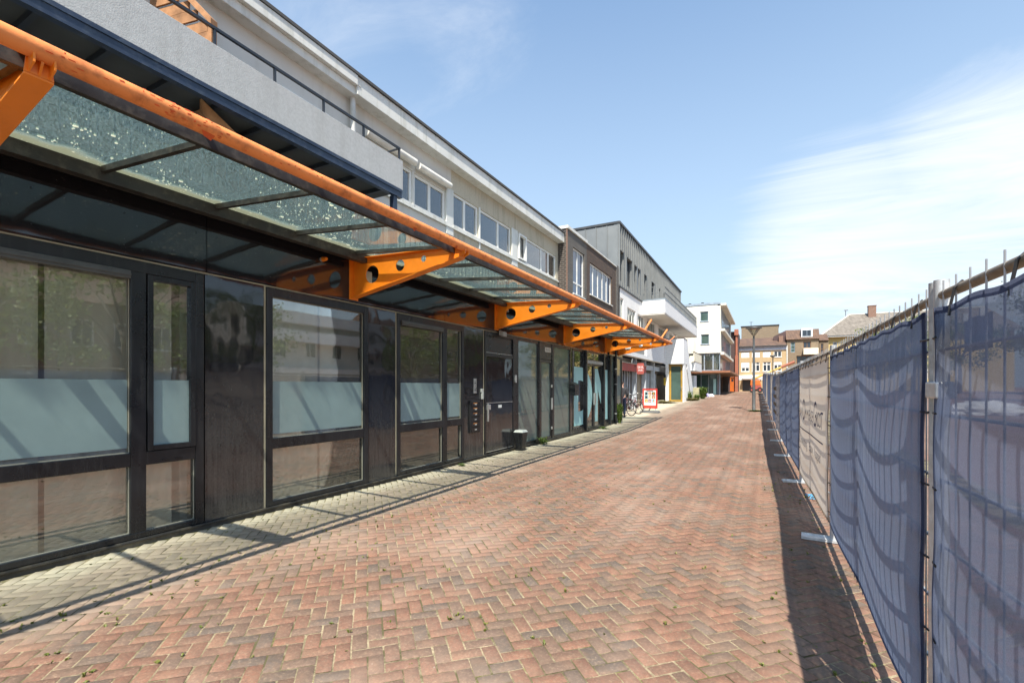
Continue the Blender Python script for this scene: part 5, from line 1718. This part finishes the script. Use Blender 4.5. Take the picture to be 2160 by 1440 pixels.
for i, o in enumerate(lo):
    fr = window(FY, yh, o, 'window_white', 'dark_glazing', -0.06, 0.09, [(o[0] + o[1]) / 2], [o[3] - 0.33], bars=0.10, sill='window_white')
    h = (0.72, 0, 0, 0.42)[i]
    if h:
        mb = MB(); FY.box(mb, o[0] + .03, o[1] - .03, o[3] - h, o[3] - .02, -0.055, -0.03); mb.build('shutter', 'shutter_white', fr)
mb = MB(); FY.box(mb, hx(1555), hx(1659), 2.503, 3.14, -0.2, 0.05); mb.build('shop_fascia', 'shutter_white', yh)
mb = MB(); FY.box(mb, hx(1566), hx(1606), 2.62, 3.0, 0.055, 0.9); mb.build('awning', 'shutter_white', yh, bevel=0.05)
mb = MB(); FY.box(mb, hx(1566), hx(1604), ge, 2.498, -.24, -.2); FY.box(mb, hx(1612), hx(1650), ge, 2.298, -.24, -.2); mb.build('garage_door', 'zinc_dark', yh)
mb = MB(); FY.box(mb, hx(1555), hx(1659), 6.383, 6.85, -0.2, 0.12); mb.build('cornice', 'cornice_blue', yh)
mb = MB(); FY.box(mb, hx(1554), hx(1660), 6.853, 6.95, -0.2, 0.4); mb.build('gutter', 'zinc_dark', yh)
xa, xb = hx(1555), hx(1659)
mb = MB(); mb.prism([(EY - .3, 6.953), (EY + 4, 8.35), (EY + 8.3, 6.953)], 'x', xa, xb); mb.build('roof', 'brown_tile', yh)
mb = MB(); mb.box(xb + .003, xb + .13, EY - .1, EY - .03, 1.2, 6.9); mb.build('drainpipe', 'pvc_pipe', yh)
mb = MB(); mb.box(xa + .1, xb - .1, EY + .25, EY + 8, .5, 6.9); mb.build('rear_wall', 'tan_brick', yh)

rb = thing('rear_block', 'flat-roofed tan brick block behind the yellow house roof', 'building', (0, 84, 0))
mb = MB(); mb.box(-3.2, 1.85, 82, 90, 0, 10.9); mb.box(1.853, 2.6, 82, 90, 0, 9.7); mb.build('wall', 'tan_brick', rb)
mb = MB(); mb.box(-3.3, 1.95, 81.9, 90.1, 10.903, 11.02); mb.build('coping', 'zinc_dark', rb)
mb = MB(); mb.tube([(-1.9, 84, 11.0), (-1.9, 84, 11.9)], 0.04, 6); mb.tube([(-2.2, 84, 11.8), (-1.6, 84, 11.8)], 0.03, 6); mb.build('aerial', 'zinc_dark', rb)

# brown brick house with dormer
by = 71.0
nb = thing('dormer_house', 'tan brick house with a steep brown roof, white dormer and cream balcony', 'building', (4, by, 0))
FN = Face((0, by, 0), UX, -UY)


def hx2(p, Y=by):
    u = (p - 1080) / 1000
    return Y * (-0.4704 + u * 0.8825) / (0.8825 + u * 0.4704)


xa, xb = hx2(1659.8), hx2(1727)
wn = [(hx2(1668), hx2(1677), 6.05, 7.35), (hx2(1694), hx2(1711), 6.55, 7.4), (hx2(1680), hx2(1712), 2.6, 5.6)]
mb = MB(); FN.wall(mb, xa, xb, .8, 7.70, wn, 0.25); mb.box(xa, xb, by + .26, by + 8, .8, 7.6); mb.build('wall', 'tan_brick', nb)
window(FN, nb, wn[0], 'steel_blue', 'green_glazing', -.08, .06, [], [6.5, 6.95])
window(FN, nb, wn[1], 'timber_brown', 'dark_glazing', -.08, .07, [(wn[1][0] + wn[1][1]) / 2])
window(FN, nb, wn[2], 'timber_brown', 'dark_glazing', -.2, .07, [(wn[2][0] * 2 + wn[2][1]) / 3, (wn[2][0] + wn[2][1] * 2) / 3], [4.2])
mb = MB(); FN.box(mb, hx2(1694), hx2(1725), 5.70, 6.48, .02, 1.0); mb.build('balcony', 'cream_panel', nb)
mb = MB(); mb.prism([(by - .25, 7.703), (by + 1.1, 9.05), (by + 8, 9.05), (by + 8, 7.703)], 'x', xa - .1, xb + .1); mb.build('roof', 'brown_tile', nb)
mb = MB(); mb.hexa([(xa - 1.6, by + 1, 6.9), (xa - .11, by + .2, 6.9), (xa - .11, by + 7, 6.9), (xa - 1.6, by + 7, 6.9)], [(xa - 1.5, by + 1.2, 8.3), (xa - .11, by + .9, 9.0), (xa - .11, by + 7, 9.0), (xa - 1.5, by + 7, 8.3)]); mb.build('side_roof', 'purple_brick', nb)
mb = MB(); mb.box(hx2(1690), hx2(1714), by - .12, by + 2, 7.95, 9.08); dm = mb.build('dormer', 'shutter_white', nb)
window(Face((0, by - .122, 0), UX, -UY), dm, (hx2(1692), hx2(1711), 8.05, 8.85), 'steel_blue', 'dark_glazing', 0.03, .05, [hx2(1702)])
mb = MB(); mb.box(xa - .9, xa - .4, by + .3, by + .9, 7, 8.3); mb.build('chimney', 'red_brick', nb)

# link house and hipped building
lh = thing('link_house', 'low brown brick house wedged between the dormer house and the hipped roof', 'building', (6.2, 73, 0))
FL = Face((0, 73, 0), UX, -UY)
x0_, x1_ = hx2(1728, 73), hx2(1748, 73)
mb = MB(); FL.wall(mb, x0_, x1_, .8, 7.6, [(hx2(1731, 73), hx2(1737, 73), 5.9, 7.2)], .2); mb.box(x0_, x1_, 73.21, 78, .8, 7.55); mb.build('wall', 'tan_brick', lh)
window(FL, lh, (hx2(1731, 73), hx2(1737, 73), 5.9, 7.2), 'timber_brown', 'dark_glazing', -.06, .06, [], [6.5])
mb = MB(); mb.prism([(72.8, 7.603), (75, 8.6), (78, 7.603)], 'x', x0_, x1_); mb.build('roof', 'brown_tile', lh)

hb = thing('hipped_building', 'large yellow-walled building with a grey hipped tile roof beyond the fence', 'building', (12, 80, 0))
FH = Face((0, 80, 0), UX, -UY)
xa, xb = hx2(1740, 80), hx2(2140, 80)
hw = [(hx2(1757 + 24 * k, 80), hx2(1766 + 24 * k, 80), 6.1, 7.9) for k in range(9)] + [(hx2(1757 + 24 * k, 80), hx2(1766 + 24 * k, 80), 2.6, 4.6) for k in range(9)]
mb = MB(); FH.wall(mb, xa, xb, .9, 8.55, hw, .25); mb.box(xa, xb, 80.26, 96, .9, 8.5); mb.build('wall', 'yellow_wall', hb)
for o in hw:
    window(FH, hb, o, 'window_white', 'dark_glazing', -.08, .08, [(o[0] + o[1]) / 2])
mb = MB(); FH.box(mb, xa - .5, xb + .5, 8.553, 8.75, -.3, .6); mb.build('eaves', 'fascia_white', hb)
ex0, ex1 = xa - .6, xb + .6
rx0, rx1 = hx2(1791, 84.5), hx2(2080, 84.5)
mb = MB(); mb.add([(ex0, 79.3, 8.753), (ex1, 79.3, 8.753), (ex1, 97, 8.753), (ex0, 97, 8.753), (rx0, 84.5, 12.1), (rx1, 84.5, 12.1), (rx1, 91, 12.1), (rx0, 91, 12.1)],
                  [(0, 1, 5, 4), (1, 2, 6, 5), (2, 3, 7, 6), (3, 0, 4, 7), (4, 5, 6, 7), (3, 2, 1, 0)]); mb.build('roof', 'grey_tile', hb)
mb = MB(); mb.tube([(ex0, 79.3, 8.80), (rx0, 84.5, 12.13)], .09, 6); mb.tube([(rx0, 84.5, 12.13), (rx1, 84.5, 12.13)], .09, 6); mb.build('ridge', 'slab_edge', hb)
cx = hx2(1839, 84)
mb = MB(); mb.box(cx - .45, cx + .45, 83.6, 84.4, 10.9, 13.1); mb.box(cx - .5, cx + .5, 83.55, 84.45, 13.1, 13.2); mb.build('chimney', 'red_brick', hb)
mb = MB(); mb.tube([(rx0 - .4, 84.6, 12), (rx0 - .4, 84.6, 12.9)], .04, 6); mb.tube([(rx0 - .6, 84.6, 12.85), (rx0 - .1, 84.6, 12.85)], .06, 6); mb.build('weathervane', 'zinc_dark', hb)


# ------------------------------------------------------------------ street lamps
def street_lamp(x, y, h, label, s=1.0):
    z = tg(y)
    t = thing('street_lamp', label, 'street lamp', (x, y, z), 'street lamps')
    mb = MB(); mb.lathe([(.105, 0), (.105, .05), (.085, .08), (.085, 1.1), (.072, 1.16), (.055, h - .75), (.04, h - .45)], (x, y, z), 20); mb.build('pole', 'lamp_grey', t, smooth='auto')
    mb = MB(); mb.lathe([(.055, -.46), (.07, -.40), (.30 * s, -.07), (.30 * s, -.065)], (x, y, z + h), 24); mb.build('lantern_glass', 'lamp_glass', t, smooth='auto')
    mb = MB()
    for k in range(6):
        a = 6.283 * k / 6
        mb.tube([(x + .07 * math.cos(a), y + .07 * math.sin(a), z + h - .41), (x + .305 * s * math.cos(a), y + .305 * s * math.sin(a), z + h - .065)], .010, 6)
    mb.build('lantern_rib', 'lamp_grey', t)
    mb = MB(); mb.lathe([(.30 * s, -.064), (.42 * s, -.035), (.41 * s, -.01), (.12 * s, .035), (.01, .04)], (x, y, z + h), 28); mb.build('lamp_cap', 'lamp_grey', t, smooth='auto')
    return t


street_lamp(-0.53, 29.4, 4.60, 'tall grey street lamp with a conical lantern standing in the paving left of the fence')
weed('weed_plant', 'patch of grass around the foot of the street lamp', (-0.45, 29.3, tg(29.3)), 160, 0.07, 0.45, 0.02)
t = thing('street_lamp', 'small distant lamp with a flat head behind the fence', 'street lamp', (0.75, 56, tg(56)), 'street lamps')
mb = MB(); mb.tube([(0.75, 56, .8), (0.75, 56, 4.75)], .05, 10); mb.build('pole', 'lamp_grey', t)
mb = MB(); mb.lathe([(.10, -.12), (.32, 0), (.30, .06), (.05, .10)], (0.75, 56, 4.8), 16); mb.tube([(.75, 56, 4.83), (1.15, 56, 5.0)], .05, 8); mb.build('lamp_head', 'lamp_grey', t)

# ------------------------------------------------------------------ boom lift
bx, byy = -1.0, 62.5
gz_ = tg(byy)
t = thing('boom_lift', 'orange boom lift with a long tan boom parked by the end of the fence', 'boom lift', (bx, byy, gz_))
mb = MB(); mb.box(bx - .42, bx + .66, byy - .8, byy + .8, gz_ + .35, gz_ + .80); mb.build('chassis', 'dull_red', t, bevel=0.04)
mb = MB(); mb.hexa([(bx - .5, byy - .75, gz_ + .82), (bx + .66, byy - .75, gz_ + .82), (bx + .66, byy + .75, gz_ + .82), (bx - .5, byy + .75, gz_ + .82)], [(bx - .45, byy - .7, gz_ + 1.45), (bx + .5, byy - .7, gz_ + 1.45), (bx + .5, byy + .7, gz_ + 1.45), (bx - .45, byy + .7, gz_ + 1.45)]); mb.build('turret', 'lift_orange', t, bevel=0.05)
for sx in (-.30, .52):
    for sy in (-.82, .82):
        mb = MB(); mb.tube([(bx + sx, byy + sy - .13, gz_ + .30), (bx + sx, byy + sy + .13, gz_ + .30)], .30, 18); wl = mb.build('wheel', 'rubber', t)
        mb = MB(); mb.tube([(bx + sx, byy + sy - .14, gz_ + .30), (bx + sx, byy + sy + .14, gz_ + .30)], .12, 14); mb.build('rim', 'dull_red', wl)
mb = MB(); mb.tube([(bx - .2, byy, gz_ + 1.5), (bx + .2, byy, gz_ + 1.75), (bx + 3.0, byy, gz_ + 3.05)], .13, 10); mb.build('boom', 'boom_tan', t)
mb = MB(); mb.tube([(bx + 2.7, byy, gz_ + 2.92), (bx + 4.0, byy, gz_ + 3.5)], .16, 10); mb.build('boom_head', 'chimney_orange', t)
mb = MB(); mb.tube([(bx + .3, byy, gz_ + 1.3), (bx + 1.2, byy, gz_ + 2.1)], .06, 8); mb.build('ram', 'galvanised', t)

# ------------------------------------------------------------------ mesh fence with banners
POSTS = [(0.84, -0.9), (0.645, 2.6), (0.645, 6.08), (0.56, 9.55), (0.49, 12.98)]
while POSTS[-1][1] < 58:
    POSTS.append((POSTS[-1][0] - 0.0498, POSTS[-1][1] + 3.48))
HF = 2.07


def banner_mesh(F, mb, a0, a1, z0, z1, amp, d0=-0.03, nu=56, nv=30, seed=0):
    rs = random.Random(seed)
    ph = [rs.uniform(0, 6.28) for _ in range(5)]
    vs, fs = [], []
    for i in range(nu + 1):
        s = i / nu
        a = a0 + (a1 - a0) * s
        lobe = abs(math.sin(2 * math.pi * s)) ** 0.85
        asym = 1.0 + 0.35 * math.sin(ph[0] + 5 * s)
        for j in range(nv + 1):
            v = j / nv
            z = z0 + (z1 - z0) * v
            vert = 0.30 + 0.70 * math.sin(math.pi * min(1, max(0, v))) ** 0.7
            b = amp * lobe * asym * vert + 0.004 * math.sin(ph[1] + 9 * s + 3 * v) + 0.003 * math.sin(ph[2] + 17 * v + 4 * s)
            sag = 0.012 * math.sin(9 * math.pi * s) ** 2 * v ** 6
            vs.append(F.p(a, z - sag, -d0 + b) if False else F.p(a, z - sag, -d0 + b))
    for i in range(nu):
        for j in range(nv):
            p = i * (nv + 1) + j
            fs.append((p, p + nv + 1, p + nv + 2, p + 1))
    mb.add(vs, fs)


ORD = ['first', 'second', 'third', 'fourth', 'fifth', 'sixth', 'seventh', 'eighth', 'ninth', 'tenth', 'eleventh', 'twelfth', 'thirteenth', 'fourteenth', 'fifteenth', 'sixteenth', 'seventeenth', 'eighteenth']
CLOTH = {2: 'beige_mesh_cloth', 5: 'grey_mesh_cloth', 7: 'beige_mesh_cloth', 10: 'beige_mesh_cloth', 13: 'grey_mesh_cloth'}


def fence_panel(i):
    (xa, ya), (xb, yb) = POSTS[i], POSTS[i + 1]
    za, zb_ = tg(ya), tg(yb)
    z0 = (za + zb_) / 2
    u = Vector((xb - xa, yb - ya, 0))
    L = u.length
    u.normalize()
    n = Vector((-u.y, u.x, 0))   # towards the street
    F = Face((xa, ya, z0), u, n)
    cl = CLOTH.get(i, 'navy_open_cloth' if i == 0 else 'navy_mesh_cloth')
    colour = 'beige' if 'beige' in cl else ('striped grey' if 'grey' in cl else 'navy blue')
    extra = {0: 'fence panel with a navy blue banner cut off by the right edge of the photo', 1: 'galvanised mesh fence panel with a navy blue banner left of the near double posts',
             2: 'galvanised mesh fence panel with a beige banner carrying a company name'}
    lab = extra.get(i, f'fence panel with a {colour} banner, {ORD[i]} from the near right end of the fence')
    t = thing('mesh_fence', lab, 'fence', (xa, ya, z0), 'mesh fence panels along the street')
    a0, a1 = 0.030, L - 0.030
    H0 = 0.16
    for a in (a0, a1):
        mb = MB(); mb.tube([F.p(a, 0.03), F.p(a, HF + 0.02)], 0.0265, 16)
        mb.build('post', 'galvanised', t, smooth='auto')
    mb = MB(); mb.tube([F.p(a0, HF - 0.045), F.p(a1, HF - 0.045)], 0.019, 12)
    mb.build('rail', 'rusty_rail', t, smooth='auto')
    mb = MB(); mb.tube([F.p(a0, H0), F.p(a1, H0)], 0.017, 12)
    mb.build('rail', 'rusty_rail', t, smooth='auto')
    near = i <= 3
    mb = MB()
    mb.tube([F.p(L / 2, H0), F.p(L / 2, HF - 0.05)], 0.014, 10)
    mb.build('middle_tube', 'galvanised', t)
    mb = MB()
    step = 0.118 if i < 8 else 0.25
    k = a0 + 0.07
    sides = 6 if near else 4
    while k < a1 - 0.02:
        mb.tube([F.p(k, H0 - 0.02, 0.018), F.p(k, HF + 0.006, 0.016)], 0.0034, sides, False); k += step
    for q in range(7):
        zz = 1.80 - 0.265 * q
        mb.tube([F.p(a0, zz, 0.010), F.p(a1, zz, 0.008)], 0.0068, sides, False)
    o = mb.build('wire_mesh', 'wire_steel', t)
    mb = MB()
    amp = (0.050, 0.042, 0.016, 0.040, 0.034)[i % 5]
    bt, bb_ = HF - 0.098, 0.19
    nu, nv = (72, 40) if near else (32, 14)
    banner_mesh(F, mb, a0 + 0.02, a1 - 0.02, bb_, bt, amp, -0.030, nu, nv, i * 3 + 1)
    ban = mb.build('banner', cl, t, smooth=True)
    hem = 'hem_beige' if 'beige' in cl else 'hem_navy'
    mb = MB()
    for zc in (bb_, bt - 0.035):
        vs = []
    # hems follow the cloth edges
    def strip(pts0, pts1):
        b = len(mb.v)
        mb.v += [tuple(p) for pr in zip(pts0, pts1) for p in pr]
        for q in range(len(pts0) - 1):
            mb.f.append((b + 2 * q, b + 2 * q + 2, b + 2 * q + 3, b + 2 * q + 1))
    me_v = [v.co + t.location for v in ban.data.vertices]
    def gv(q, r):
        return me_v[q * (nv + 1) + r] + n * 0.003
    strip([gv(q, nv) for q in range(nu + 1)], [gv(q, nv) - UZ * 0.026 for q in range(nu + 1)])
    strip([gv(q, 0) for q in range(nu + 1)], [gv(q, 0) + UZ * 0.026 for q in range(nu + 1)])
    for e, sgn in ((0, 1), (nu, -1)):
        strip([gv(e, r) + n * .001 for r in range(nv + 1)], [gv(e, r) + u * sgn * 0.03 + n * .006 for r in range(nv + 1)])
    mb.build('hem', hem, ban)
    # cable ties
    def tie(path, r):
        mb = MB(); mb.tube(path, r, 6); mb.build('cable_tie', 'black_plastic', t)
    if i <= 4:
        for q in range(6):
            zz = 0.30 + q * 0.31
            for a, sg in ((a0, 1), (a1, -1)):
                c = F.p(a, zz)
                tie([c - n * .026 - u * .02 * sg, c - u * .028 * sg, c + n * .027, c + n * .034 + u * .035 * sg, c + n * .038 + u * .06 * sg], 0.005)
        for q in range(8):
            a = a0 + 0.2 + (a1 - a0 - 0.4) * q / 7
            tie([F.p(a, HF - 0.020, .0), F.p(a, HF - 0.045, .024), F.p(a + .006, HF - 0.11, .034), F.p(a + .004, HF - 0.15, .040)], 0.005)
    def hug(o, lift=0.014):
        for v in o.data.vertices:
            p = v.co + t.location - Vector((xa, ya, z0))
            q = (p.dot(u) - (a0 + 0.02)) / (a1 - a0 - 0.04) * nu
            r = (p.z - bb_) / (bt - bb_) * nv
            q0, r0 = min(nu - 1, max(0, int(q))), min(nv - 1, max(0, int(r)))
            fq, fr_ = min(1, max(0, q - q0)), min(1, max(0, r - r0))
            c = lambda Q, W: me_v[Q * (nv + 1) + W]
            cl_ = (c(q0, r0) * (1 - fq) * (1 - fr_) + c(q0 + 1, r0) * fq * (1 - fr_) + c(q0, r0 + 1) * (1 - fq) * fr_ + c(q0 + 1, r0 + 1) * fq * fr_)
            d = (cl_ - Vector((xa, ya, z0))).dot(n) + lift
            v.co += n * (d - p.dot(n))
    if i == 2:
        nb_ = n
        pc = F.p(L / 2, 0, 0.075)
        uu = -u
        Mt = basis(uu, (0, 0, 1), n, F.p(L / 2, 1.24, 0.10))
        for s_, sz, off, dz_ in (('v', .20, 1.28, 0), ('a', .20, 1.14, 0), ('n', .20, .99, 0), ('O', .44, .71, .04), ('m', .20, .46, 0), ('m', .20, .25, 0), ('e', .20, .07, 0), ('-', .26, -.08, 0), ('d', .20, -.24, 0), ('e', .20, -.39, 0), ('G', .44, -.66, .04), ('r', .24, -.88, 0), ('o', .24, -1.02, 0), ('o', .24, -1.18, 0), ('t', .28, -1.32, 0)):
            hug(text_obj('banner_letter', s_.upper() if s_ not in 'OG-' else s_, sz * 1.05, basis(uu, (0, 0, 1), n, F.p(L / 2 + off, 1.24 + dz_, 0.108)), 'banner_ink', ban, 0.0))
        mb = MB()
        for q in range(40):
            aa = L / 2 - 1.40 + 2.76 * q / 40
            mb.quad(F.p(aa, .984, .1), F.p(aa + .069, .984, .1), F.p(aa + .069, 1.002, .1), F.p(aa, 1.002, .1))
        hug(mb.build('banner_line', 'banner_ink', ban))
        for w_, off in (('Ontwikkeling', .80), ('Bouw', -.12), ('Vastgoed', -.86)):
            hug(text_obj('banner_text', w_, 0.185, basis(uu, (0, 0, 1), n, F.p(L / 2 + off, .80, 0.108)), 'banner_ink', ban, 0.0))
    if i == 5:
        mb = MB()
        for q in range(4):
            F.box(mb, 0.5, L - .12, .72 + q * .26, .84 + q * .26, .108, .110)
        mb.build('banner_stripe', 'hem_beige', ban)
    return t


for i in range(len(POSTS) - 1):
    fence_panel(i)


def fence_foot(i):
    x, y = POSTS[i]
    z = tg(y)
    o = thing('ballast_plate', f'flat galvanised fence foot plate, {ORD[i]} along the fence from the near right end', 'fence foot', (x, y, z), 'fence feet along the street', R(3 + 7 * math.sin(i * 2.3)))
    mb = MB(); mb.box(-.29, .29, -.09, .09, 0.004, .016); mb.box(-.29, .29, -.09, -.082, .016, .03); mb.box(-.29, .29, .082, .09, .016, .03)
    mb.build('plate', 'galvanised', o, local=True)
    mb = MB(); mb.tube([(0, -.045, .016), (0, -.045, .13)], .026, 10); mb.tube([(0, .045, .016), (0, .045, .13)], .026, 10)
    mb.build('spigot', 'galvanised', o, local=True)


for i in range(1, 16):
    fence_foot(i)
# clamps between neighbouring posts
for i in range(1, 7):
    x, y = POSTS[i]
    mb = MB(); z = tg(y)
    mb.box(x - .032, x + .032, y - .085, y + .085, z + 1.60, z + 1.67)
    o = tag(mb.build('fence_clamp', 'galvanised', bevel=0.008), f'galvanised coupler clamping two fence posts, {ORD[i - 1]} from the near end', 'clamp', 'couplers on the fence posts')
t = thing('warning_board', 'square board hung on the far side of the nearest fence panel', 'board', (.72, 2.25, 1.4))
mb = MB(); mb.box(.715, .725, 2.32, 2.56, 1.79, 1.92); mb.build('board', 'black_plastic', t)
mb = MB(); mb.box(.70, .715, 2.35, 2.36, 1.91, 1.94); mb.box(.70, .715, 2.52, 2.53, 1.91, 1.94); mb.build('hook', 'galvanised', t)
mb = MB()
for k in range(16):
    a, b = random.uniform(0, 6.28), random.uniform(0.03, .12)
    c0 = Vector((.63 + random.uniform(-.06, .06), 8.3 + random.uniform(-.2, .2), .008))
    mb.tube([c0, c0 + Vector((math.cos(a) * b, math.sin(a) * b, .02)), c0 + Vector((math.cos(a + .8) * b * 1.4, math.sin(a + .8) * b * 1.4, .0))], .006, 5)
tag(mb.build('rope_scrap', 'rope_blue'), 'tangle of frayed light blue rope on the paving by the fence', 'rope')
blob('tarp_heap', 'heap of crumpled white sheeting on the plaza seen through the near banner', (9.5, 31, tg(31) + .1), (1.5, .8, .5), 'tarp_white', 'heap')


# ------------------------------------------------------------------ across the plaza (mirrored in the shop windows)
def tree(x, y, h, r, label, seed):
    rs = random.Random(seed)
    z = tg(y)
    t = thing('tree', label, 'tree', (x, y, z), 'trees across the plaza')
    mb = MB(); mb.tube([(x, y, z - .1), (x + .05, y, z + h * .25), (x, y + .1, z + h * .5)], .2, 10, True, .11)
    ends = []
    for k in range(9):
        a = 6.283 * k / 9 + rs.random()
        s = Vector((x, y, z + h * rs.uniform(.28, .5)))
        e = s + Vector((math.cos(a) * r * .7, math.sin(a) * r * .7, h * rs.uniform(.12, .38)))
        mb.tube([s, (s + e) / 2 + Vector((0, 0, .25)), e], .07, 6, True, .02)
        ends.append(e)
    mb.build('trunk', 'bark', t)
    mb = MB()
    cl = []
    for _ in range(55):
        a, b = rs.uniform(0, 6.283), math.acos(rs.uniform(-.7, 1))
        q = rs.uniform(.45, 1) ** .6
        cl.append((Vector((x + r * q * math.sin(b) * math.cos(a), y + r * q * math.sin(b) * math.sin(a), z + h * .58 + h * .42 * q * math.cos(b))), rs.uniform(.35, .85)))
    for c, cr in cl:
        for _ in range(75):
            d = Vector((rs.gauss(0, 1), rs.gauss(0, 1), rs.gauss(0, .8))) * cr * .55
            p = c + d
            s = rs.uniform(.06, .13)
            e1 = Vector((rs.gauss(0, 1), rs.gauss(0, 1), rs.gauss(0, 1))).normalized()
            e2 = e1.cross(Vector((rs.gauss(0, 1), rs.gauss(0, 1), rs.gauss(0, 1)))).normalized()
            mb.add([p - e1 * s, p + e2 * s * .6, p + e1 * s, p - e2 * s * .6], [(0, 1, 2, 3)])
    mb.build('crown', 'tree_leaf', t)


for k, (x, y, h, r) in enumerate(((15.5, 6.5, 8.5, 3.4), (16, 11.5, 9.0, 3.6), (15.2, 16.5, 8.0, 3.0), (17, 34, 7.5, 2.8), (16.5, 42, 8, 3), (12.5, 58, 7.5, 3.2), (17.5, 64, 8, 3.4), (11.2, 66, 7.5, 2.8), (14.5, 72, 8, 3.2))):
    tree(x, y, h, r, f'leafy green street tree across the plaza, {ORD[k]} of the row from the near end', 50 + k)


def row_house(y0, y1, x, hwall, hroof, wm, rm, label, wins_n, name='row_house'):
    t = thing(name, label, 'building', (x, (y0 + y1) / 2, tg((y0 + y1) / 2)), 'houses across the plaza')
    Fh = Face((x, 0, 0), UY, -UX)
    g = tg(y0)
    ops = []
    step = (y1 - y0) / wins_n
    for k in range(wins_n):
        for zz in (1.0, 3.9):
            ops.append((y0 + step * (k + .5) - .55, y0 + step * (k + .5) + .55, g + zz, g + zz + 1.5))
    mb = MB(); Fh.wall(mb, y0, y1, g - .3, g + hwall, ops, .2); mb.box(x + .21, x + 8, y0, y1, g - .3, g + hwall - .05); mb.build('wall', wm, t)
    for o in ops:
        window(Fh, t, o, 'window_white', 'dark_glazing', -.06, .08, [(o[0] + o[1]) / 2], sill='fascia_white')
    if hroof:
        mb = MB(); mb.add([(x - .3, y0, g + hwall), (x + 8.3, y0, g + hwall), (x + 4, y0, g + hwall + hroof), (x - .3, y1, g + hwall), (x + 8.3, y1, g + hwall), (x + 4, y1, g + hwall + hroof)], [(0, 1, 2), (3, 5, 4), (0, 2, 5, 3), (1, 4, 5, 2), (0, 3, 4, 1)]); mb.build('roof', rm, t)
        mb = MB(); mb.box(x + 3.2, x + 4, y0 + .5, y0 + 1.3, g + hwall + hroof * .6, g + hwall + hroof + .9); mb.build('chimney', 'red_brick', t)
    else:
        for zz in (2.7, 5.6, hwall):
            mb = MB(); Fh.box(mb, y0, y1, g + zz - .5, g + zz + .35, .003, .9); mb.build('white_band', 'white_plaster', t)


row_house(3, 11, 22, 6.2, 3.2, 'red_brick', 'brown_tile', 'red brick row house across the plaza, nearest the camera', 4)
row_house(11.1, 19, 22, 6.4, 3.0, 'tan_brick', 'brown_tile', 'tan brick row house across the plaza', 4)
row_house(19.5, 36, 21, 7.0, 0, 'render_white', 'roof_felt', 'pale flat-roofed block with white bands across the plaza', 6, 'banded_block')
row_house(37, 48, 22, 6.5, 3.0, 'tan_brick', 'brown_tile', 'tan brick row house farther along the plaza', 5)
row_house(49, 66, 23, 7.5, 3.0, 'red_brick', 'grey_tile', 'long red brick row house at the far side of the plaza', 7)
